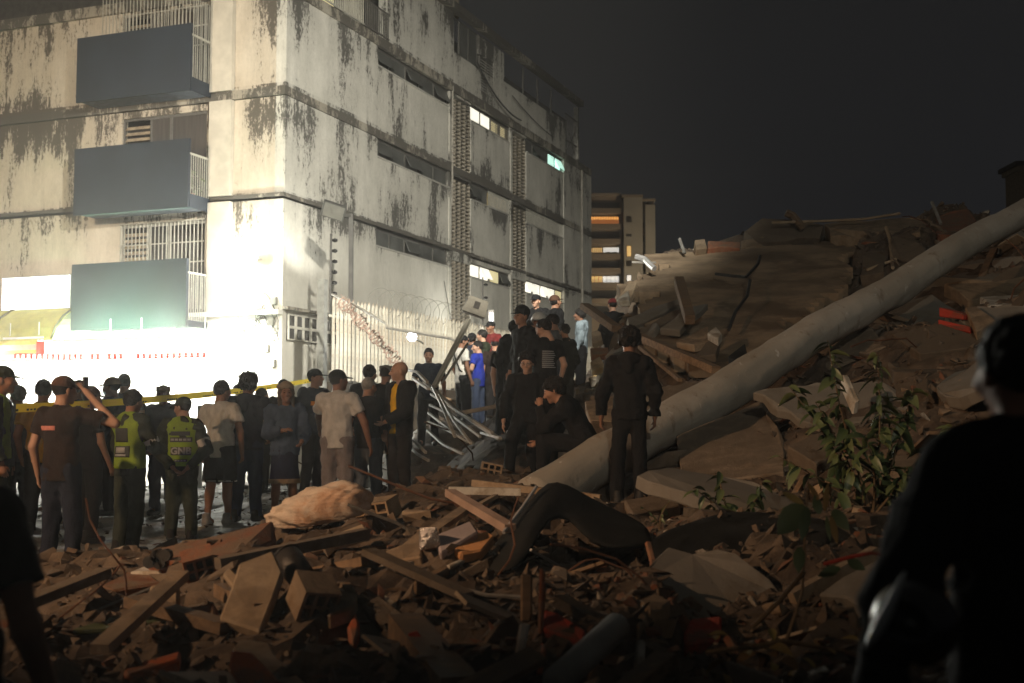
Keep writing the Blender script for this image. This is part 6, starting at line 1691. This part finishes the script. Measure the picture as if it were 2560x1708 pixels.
    link({'skirt': 'skirt', 'shorts': 'shorts'}.get(bot, 'trousers'), pmesh('bottom', v, f, fab(p.get('botc', bot))), root)
    if bot == 'shorts':
        for q in 'RL':
            e = J['kne' + q] + (J['hip' + q] - J['kne' + q]) * .075
            MB().tube([e - V3(0, 0, .004), e + V3(0, 0, .014)], [.120 * s, .1185 * s], 20, False).build('hem_trim', fab('white'), root, smooth=True)
    if bot == 'skirt':
        e = (J['kneR'] + J['kneL']) / 2 - V3(0, 0, .02)
        q = MB(); 
        for z, r in ((-.005, 1.03), (.05, 1.005)): q.v += [tuple(e + V3(0, 0, z) + side * .205 * s * r * math.cos(a * .2618) + front * .160 * s * r * math.sin(a * .2618)) for a in range(24)]
        q.f = [(i, (i + 1) % 24, 24 + (i + 1) % 24, 24 + i) for i in range(24)]
        q.build('hem_trim', fab('tan'), root, smooth=True)
    # ---- shoes
    sm = mat('dark_shoe', (.02, .018, .016), .6, .3) if not p.get('lightshoe') else mat('light_shoe', (.35, .33, .30), .6, .2)
    for q, tw in (('R', -.22), ('L', .22)):
        o = link('shoe', shoe(sm), root); o.location = J['ank' + q] - V3(0, 0, .085 * s); o.rotation_euler = (0, 0, tw * rnd.uniform(.3, 1.3)); o.scale = (s * 1.05,) * 3
    # ---- head: eyes, brows, hair, headwear
    link('eyes', EYEM, root, hm); link('eyebrows', BROWM, root, hm)
    hd = p['head']; hairm = HAIRC['grey' if hd in ('grey',) else 'dark']
    if hd in ('short', 'messy', 'curly', 'bowl', 'grey'): link('hair', headpart('short' if hd == 'grey' else hd, hairm, 'hair'), root, hm)
    elif hd == 'buzz': link('hair', headpart('buzz', HAIRC['grey'], 'hair'), root, hm)
    elif hd == 'longberet': link('hair', headpart('longberet', mat('brown_hair', (.10, .07, .045), .65, .3, 20, .5, 120), 'hair'), root, hm); link('beret', headpart('beret', fab(p['capc']), 'beret'), root, hm)
    elif hd in ('cap', 'boxcap', 'tallcap'): link('hair', headpart('buzz', HAIRC['dark'], 'hair'), root, hm); link('cap', headpart(hd, fab(p['capc']), 'cap'), root, hm)
    elif hd == 'helmet': link('helmet', headpart('helmet', mat('pale_helmet_shell', (.55, .57, .56), .35, .1), 'helmet'), root, hm)
    elif hd == 'hood': link('hood', headpart('hood', fab(p['topc']), 'hood'), root, hm)
    if p.get('mask'): link('face_mask', headpart('mask', mat('mask_white', (.68, .70, .70), .8, .05), 'face_mask'), root, hm)
    if p.get('glasses'): link('glasses', GLM, root, hm)
    # ---- vests, prints, straps
    def patch(name, F, x0, x1, z0, z1, m, off=.006, nx=10, nz=6, back=True, zf=None):
        q = MB()
        for j in range(nz + 1):
            for i in range(nx + 1):
                x = x0 + (x1 - x0) * i / nx; z = z0 + (z1 - z0) * j / nz
                q.v.append((x, F.surf_y(x, z, back) + (-off if back else off), z))
        for j in range(nz):
            for i in range(nx):
                a0 = j * (nx + 1) + i; fc = (a0, a0 + 1, a0 + nx + 2, a0 + nx + 1)
                q.f.append(fc if back else fc[::-1])
        o = q.build(name, m, root, smooth=True); sd = o.modifiers.new('thick', 'SOLIDIFY'); sd.thickness = .003; sd.offset = -1
        return o
    def text(F, string, size, z, m, off=.010, squeeze=1.0):
        c = bpy.data.curves.new('lettering', 'FONT'); c.body = string; c.size = size; c.align_x = 'CENTER'; c.align_y = 'CENTER'; c.extrude = 0; c.offset = .004
        t = bpy.data.objects.new('lettering', c); COL.objects.link(t)
        me = bpy.data.meshes.new_from_object(t.evaluated_get(bpy.context.evaluated_depsgraph_get()))
        bpy.data.objects.remove(t)
        for v in me.vertices:
            x, zz = v.co.x * squeeze, z + v.co.y
            v.co = (x, F.surf_y(x, zz) - off, zz)
        me.materials.clear(); me.materials.append(m); me.update()
        return link('lettering', me, root)
    if p.get('vest') == 'full':
        VF = top_field(infl + .012, .04, 1.9, .003, arms=False)
        for q in 'RL': VF.cap(J['sh' + q] * 1.0 + axis * .02, J['el' + q] + V3(0, 0, -.1), .085 * s, .07 * s, .02, sub=True)
        VF.cap(J['pel'] - axis * .2 + front * .17 * s, J['nek'] + axis * .12 * s + front * .10 * s, .03 * s, .06 * s, .02, sub=True)
        v, f = VF.mesh(.012); vm = mat('lime_vest', (.26, .40, .035), .65, .1, 6, .2, 60, spec=.3); link('safety_vest', pmesh('safety_vest', v, f, vm), root)
        DP = mat('dark_vest_panel', (.05, .055, .05), .7, .2); SIL = mat('silver_print', (.42, .42, .42), .5, .1)
        if p.get('gnb'):
            patch('panel', VF, -.115, .10, 1.285 * s, 1.335 * s, DP)
            patch('panel', VF, -.125, .125, 1.205 * s, 1.265 * s, DP)
            for i in range(5): patch('print', VF, -.115 + i * .047, -.115 + i * .047 + .036, 1.222 * s, 1.248 * s, SIL, .010, 3, 2)
            patch('panel', VF, -.115, .115, 1.045 * s, 1.145 * s, DP)
            text(VF, 'GNB', .105, 1.095 * s, SIL, squeeze=1.05)
            patch('panel', VF, -.075, .075, .965 * s, .995 * s, DP)
            for i in range(4): patch('print', VF, -.065 + i * .033, -.065 + i * .033 + .024, .972 * s, .988 * s, SIL, .010, 2, 2)
            e = (J['elR'] * .75 + J['shR'] * .25); dq = nrm(J['elR'] - J['shR'])
            MB().tube([e - dq * .045, e + dq * .045], [.079, .077], 14, False).build('armband', fab('white'), root, smooth=True)
        else:
            patch('panel', VF, -.09, .09, 1.19 * s, 1.34 * s, DP); patch('panel', VF, -.11, .11, 1.03 * s, 1.15 * s, DP)
            patch('print', VF, -.07, .06, 1.075 * s, 1.135 * s, SIL, .010, 4, 2); patch('print', VF, -.08, .07, 1.04 * s, 1.062 * s, SIL, .010, 4, 2)
            e = (J['elR'] * .8 + J['shR'] * .2); dq = nrm(J['elR'] - J['shR'])
            MB().tube([e - dq * .03, e + dq * .03], [.079, .077], 14, False).build('armband', fab('white'), root, smooth=True)
    if p.get('vest') == 'side':
        VF = top_field(infl + .012, .04, 1.9, .003, arms=False)
        for q in 'RL': VF.cap(J['sh' + q] + axis * .02, J['el' + q] + V3(0, 0, -.1), .075 * s, .06 * s, .02, sub=True)
        VF.cut(-side * .05, side * 1.0)
        v, f = VF.mesh(.012); link('safety_vest', pmesh('safety_vest', v, f, mat('yellow_vest', (.60, .50, .03), .7, .1)), root)
    if p.get('strip'):
        VF = top_field(infl + .01, .04, 1.9, .003, arms=False); VF.cut(side * .08, -side)
        for q in 'RL': VF.cap(J['sh' + q] + axis * .02, J['el' + q] + V3(0, 0, -.1), .075 * s, .06 * s, .02, sub=True)
        v, f = VF.mesh(.012); link('safety_vest', pmesh('safety_vest', v, f, MATS.get('lime_vest') or mat('lime_vest', (.26, .40, .035))), root)
    if p.get('prt') == 'pink': patch('print', TF, -.15, .02, 1.27 * s, 1.31 * s, fab('pink'), .006)
    if p.get('prt') == 'lines':
        for i in range(9):
            L = rnd.uniform(.17, .22); patch('print', TF, -.09, -.09 + L, (1.30 - i * .027) * s, (1.30 - i * .027 + .011) * s, mat('white_print', (.42, .42, .42), .8, .1), .006, 6, 1)
    if p.get('patch'): patch('patch', TF, .05, .13, 1.24 * s, 1.30 * s, fab(p['patch']), .006, 5, 4, back=False)
    if p.get('strap'):
        q = MB(); pts = []
        for i in range(13):
            x = -.10 + .25 * i / 12; z = (1.43 - .40 * i / 12) * s; pts.append((x, TF.surf_y(x, z) - .006, z))
        q.tube(pts, .014, 6).build('strap', fab('black'), root, smooth=True)
        q = MB(); pts = []
        for i in range(13):
            x = -.10 + .25 * i / 12; z = (1.43 - .40 * i / 12) * s; pts.append((x, TF.surf_y(x, z, False) + .006, z))
        q.tube(pts, .014, 6).build('strap', fab('black'), root, smooth=True)
    if p.get('backpack'):
        F = Field(V3(-.2, -.42, .95) * s, V3(.2, 0, 1.5) * s, .012); F.cap(V3(0, -.20, 1.05) * s, V3(0, -.19, 1.32) * s, .135 * s, .125 * s, .03, flat=((0, 1, 0), 1.4)).cap(V3(0, -.28, 1.08) * s, V3(0, -.27, 1.18) * s, .10 * s, .09 * s, .03, flat=((0, 1, 0), 2)).wrinkle(.004, 1)
        v, f = F.mesh(.012); link('backpack', pmesh('backpack', v, f, fab('black')), root)
    if p.get('phone'):
        c = J['wrR'] + V3(-.02, .02, .06)
        MB().box(-.008, .008, -.037, .037, -.075, .075).build('phone', mat('black_plastic', (.02, .02, .02), .4), root).location = c
    return root
for i, p in enumerate(PEOPLE): person(p, i)
# ------------------------------------------------------------------ plants among the rubble
LEAFM, nt, nd, lk, bs = _nt('leaf_green')
r = nd.new('ShaderNodeObjectInfo').outputs['Random']
lk.new(_mix(nd, lk, r, (.05, .082, .03), (.125, .155, .065)), bs.inputs['Base Color']); bs.inputs['Roughness'].default_value = .45
DRYM, nt, nd, lk, bs = _nt('leaf_dry')
r = nd.new('ShaderNodeObjectInfo').outputs['Random']
lk.new(_mix(nd, lk, r, (.20, .10, .03), (.32, .24, .07)), bs.inputs['Base Color']); bs.inputs['Roughness'].default_value = .7
STEMM = mat('plant_stem', (.13, .09, .05), .8, .2)
def leaf_mesh(name, L, W, m, fold=.45, droop=.45):
    q = MB(); n = 5
    for i in range(n + 1):
        t = i / n; w = W * math.sin(math.pi * min(1, .06 + t * .94)) ** .8 * (1 - .25 * t); z = -droop * L * t * t
        q.v += [(-w, L * t, z + fold * w), (0, L * t, z), (w, L * t, z + fold * w)]
    for i in range(n):
        a = 3 * i; q.f += [(a, a + 1, a + 4, a + 3), (a + 1, a + 2, a + 5, a + 4)]
    return q.mesh(name, m, True)
RB = random.Random(77)
def shrub(label, base, stems, lm, lens, lsize, group=None, rz=0):
    e = empty('leafy_branch' if 'branch' in label else 'shrub', base, 0, label, 'plant', group)
    meshes = [leaf_mesh('leaf', L, W, m_) for L, W, m_ in lm]
    allst = MB()
    for (dx, dy, dz, bend, n) in stems:
        pts = []
        for i in range(9):
            t = i / 8; pts.append(Vector((dx * t + bend * math.sin(t * 2.5) * .2, dy * t, dz * t - .1 * abs(dx) * t * t)))
        allst.tube(pts, [.012 * (1 - .75 * i / 8) for i in range(9)], 6)
        for k in range(n):
            t = .25 + .75 * (k + RB.random()) / n; i = min(7, int(t * 8)); p = pts[i].lerp(pts[i + 1], t * 8 - i)
            o = link('leaf', RB.choice(meshes), e); o.location = p
            o.rotation_euler = (RB.uniform(-.9, .5), RB.uniform(-.7, .7), RB.uniform(0, 6.3)); sc_ = RB.uniform(.6, 1.2); o.scale = (sc_,) * 3
    allst.build('stem', STEMM, e)
    return e
b = P(2180, 1190, 10.0); b.z = ground(b.x, b.y) - .05
shrub('leafy green bush growing out of the rubble under the column', b,
      [(-.65, .1, 1.10, .2, 36), (-.32, -.1, 1.42, -.3, 42), (.02, .0, 1.30, .3, 42), (.35, .1, 1.05, .2, 38), (.66, -.1, .80, -.2, 34), (-.15, -.25, .65, .3, 20), (-.75, .0, .55, .1, 18), (.2, -.2, .42, .2, 18), (-.45, .0, .95, .1, 24), (.18, .1, 1.0, -.1, 24)],
      [(.17, .036, LEAFM), (.14, .030, LEAFM), (.20, .042, LEAFM)], 1, 1)
b = P(1840, 1285, 9.6); b.z = ground(b.x, b.y)
shrub('low dark shrub behind the black tarpaulin', b, [(-.35, 0, .35, .2, 18), (-.1, 0, .45, -.2, 20), (.2, .1, .38, .2, 18), (.4, 0, .22, .1, 14)], [(.13, .03, LEAFM), (.11, .026, LEAFM)], 1, 1)
b = P(1650, 1330, 9.4); b.z = ground(b.x, b.y)
shrub('small weed at the end of the black roofing sheet', b, [(-.15, 0, .18, .2, 8), (.1, 0, .22, -.2, 9)], [(.06, .014, LEAFM)], 1, 1)
# nearer seedling with big round leaves
e = empty('seedling', P(2015, 1470, 6.4), 0, 'seedling with a few big round green leaves and orange dry ones before the tarpaulin', 'plant')
e.location.z = ground(e.location.x, e.location.y)
q = MB(); H_ = P(2020, 1270, 6.4).z - e.location.z
q.tube([(-.12, 0, 0), (-.02, 0, H_ * .4), (.0, 0, H_ * .8), (.02, 0, H_ * 1.2)], [.010, .009, .007, .004], 6).build('stem', STEMM, e)
def fixleaf(m, u, v, L, W, tilt, yaw=0):
    p = P(u, v, 6.33) - e.location
    o = link('leaf', leaf_mesh('leaf', L, W, m, .10, .15), e); o.location = p; o.rotation_euler = (RAD(-82), RAD(tilt), RAD(yaw))
for a_ in ((LEAFM, 2010, 1262, .20, .072, 42), (LEAFM, 2018, 1268, .17, .035, 10), (LEAFM, 2082, 1275, .13, .04, -38), (DRYM, 2008, 1258, .12, .02, 118), (DRYM, 2062, 1278, .15, .018, 188), (DRYM, 2078, 1292, .14, .022, -12), (LEAFM, 2000, 1368, .13, .036, 4),
           (LEAFM, 2066, 1290, .13, .014, -8), (LEAFM, 2050, 1285, .10, .028, 165), (DRYM, 2046, 1250, .10, .018, 150), (LEAFM, 2100, 1420, .12, .03, 70), (LEAFM, 2120, 1400, .10, .03, -60)): fixleaf(*a_)
# dry leaves in the right corner
e = empty('dry_branch', P(2090, 1600, 5.7), 0, 'fallen dry branch with curled brown leaves at the lower right', 'branch')
e.location.z = ground(e.location.x, e.location.y) + .02
MB().tube([(-.55, .2, .05), (-.2, .1, .12), (.1, 0, .08), (.35, -.1, .12)], [.014, .012, .009, .005], 6).build('stem', STEMM, e)
ml = [leaf_mesh('leaf', .13, .035, DRYM, .5, .3), leaf_mesh('leaf', .16, .045, DRYM, .4, .4), leaf_mesh('leaf', .10, .03, DRYM, .6, .2)]
for i in range(46):
    o = link('leaf', RB.choice(ml), e); o.location = (RB.uniform(-.55, .5), RB.uniform(-.45, .35), RB.uniform(.02, .16)); o.rotation_euler = (RB.uniform(-.5, .5), RB.uniform(-.5, .5), RB.uniform(0, 6.3)); s_ = RB.uniform(.6, 1.1); o.scale = (s_,) * 3
pole('red_cord', 'red cord lying over the rubble beside the nearest man', 'cord', [(2060, 1410, 6.2), (2130, 1392, 6.1), (2180, 1382, 6.0), (2235, 1392, 5.9)], .010, REDP, 6)
pole('dry_stick', 'brown stick rising from the dry leaves', 'stick', [(1880, 1570, 6.2), (1950, 1500, 6.1), (2010, 1430, 6.0)], .012, STEMM, 6)
# helmet held by the nearest man on the right
hc = P(2285, 1560, 2.45)
e = empty('motorcycle_helmet', hc, 0, 'glossy black motorcycle helmet with painted white reflection held by the nearest man', 'helmet')
F = Field((-.16, -.17, -.17), (.16, .17, .17), .007)
F.ell((0, 0, 0), (.125, .15, .135), .01).ell((0, .02, -.13), (.09, .11, .09), .02, sub=True).ell((-.10, -.07, .0), (.09, .09, .05), .015, sub=True)
v, f = F.mesh(.01); GB = mat('gloss_black_shell', (.012, .012, .013), .18, .1, 4, 0, spec=.6)
o = link('shell', pmesh('shell', v, f, GB), e); 
MB().tube([(-.155 + .03 * math.cos(a), -.03 - .02 * a, .17 * math.sin(a - .9) - .01) for a in [i * .18 for i in range(11)]], [.004, .009, .014, .017, .019, .019, .017, .014, .010, .007, .004], 8).build('rim', mat('white_gloss_highlight', (.7, .74, .72), .3, .05, bump=0), e, smooth=True)  # white crescent modelled as a highlight, the shop's reflection on the shell
MB().ell((-.05, -.12, .165), (.012, .008, .014), 8, 6).build('stud', MATS['white_gloss_highlight'], e)
e.rotation_euler = (.2, .5, .3); e.scale = (.62, .62, .62)

# pot plants on the middle balcony
for (x, y, lab) in ((-.60, 2.50, 'potted plant behind the side railing of the middle balcony'),):
    pp_ = loc2w(x, y, 7.31)
    e = empty('potted_plant', pp_, 0, lab, 'plant')
    MB().tube([(0, 0, 0), (0, 0, .26)], [.10, .14], 12).build('pot', mat('clay_pot', (.30, .14, .08), .8), e, smooth=True)
    ms = [leaf_mesh('leaf', .22, .05, LEAFM, .2, .4), leaf_mesh('leaf', .16, .04, LEAFM, .2, .3)]
    for i in range(40):
        o = link('leaf', RB.choice(ms), e); o.location = (RB.uniform(-.22, .22), RB.uniform(-.15, .15), RB.uniform(.26, .85)); o.rotation_euler = (RB.uniform(-.6, .9), RB.uniform(-.5, .5), RB.uniform(0, 6.3))
    MB().tube([(0, 0, .2), (.05, 0, .8)], .015, 6).build('stem', STEMM, e)
# ------------------------------------------------------------------ scattering volume added over everything, stands in for lens glare
hz_m = bpy.data.materials.new('glare_air'); hz_m.use_nodes = True
nd, lk = hz_m.node_tree.nodes, hz_m.node_tree.links
nd.remove(nd['Principled BSDF'])
pv = nd.new('ShaderNodeVolumePrincipled'); pv.inputs['Color'].default_value = (.95, .93, .88, 1)
pv.inputs['Density'].default_value = .0021; pv.inputs['Anisotropy'].default_value = .72
lk.new(pv.outputs[0], nd['Material Output'].inputs['Volume'])
tag(MB().box(-70, 80, -25, 290, -1.3, 60).build('glare_haze', hz_m), kind='stuff')
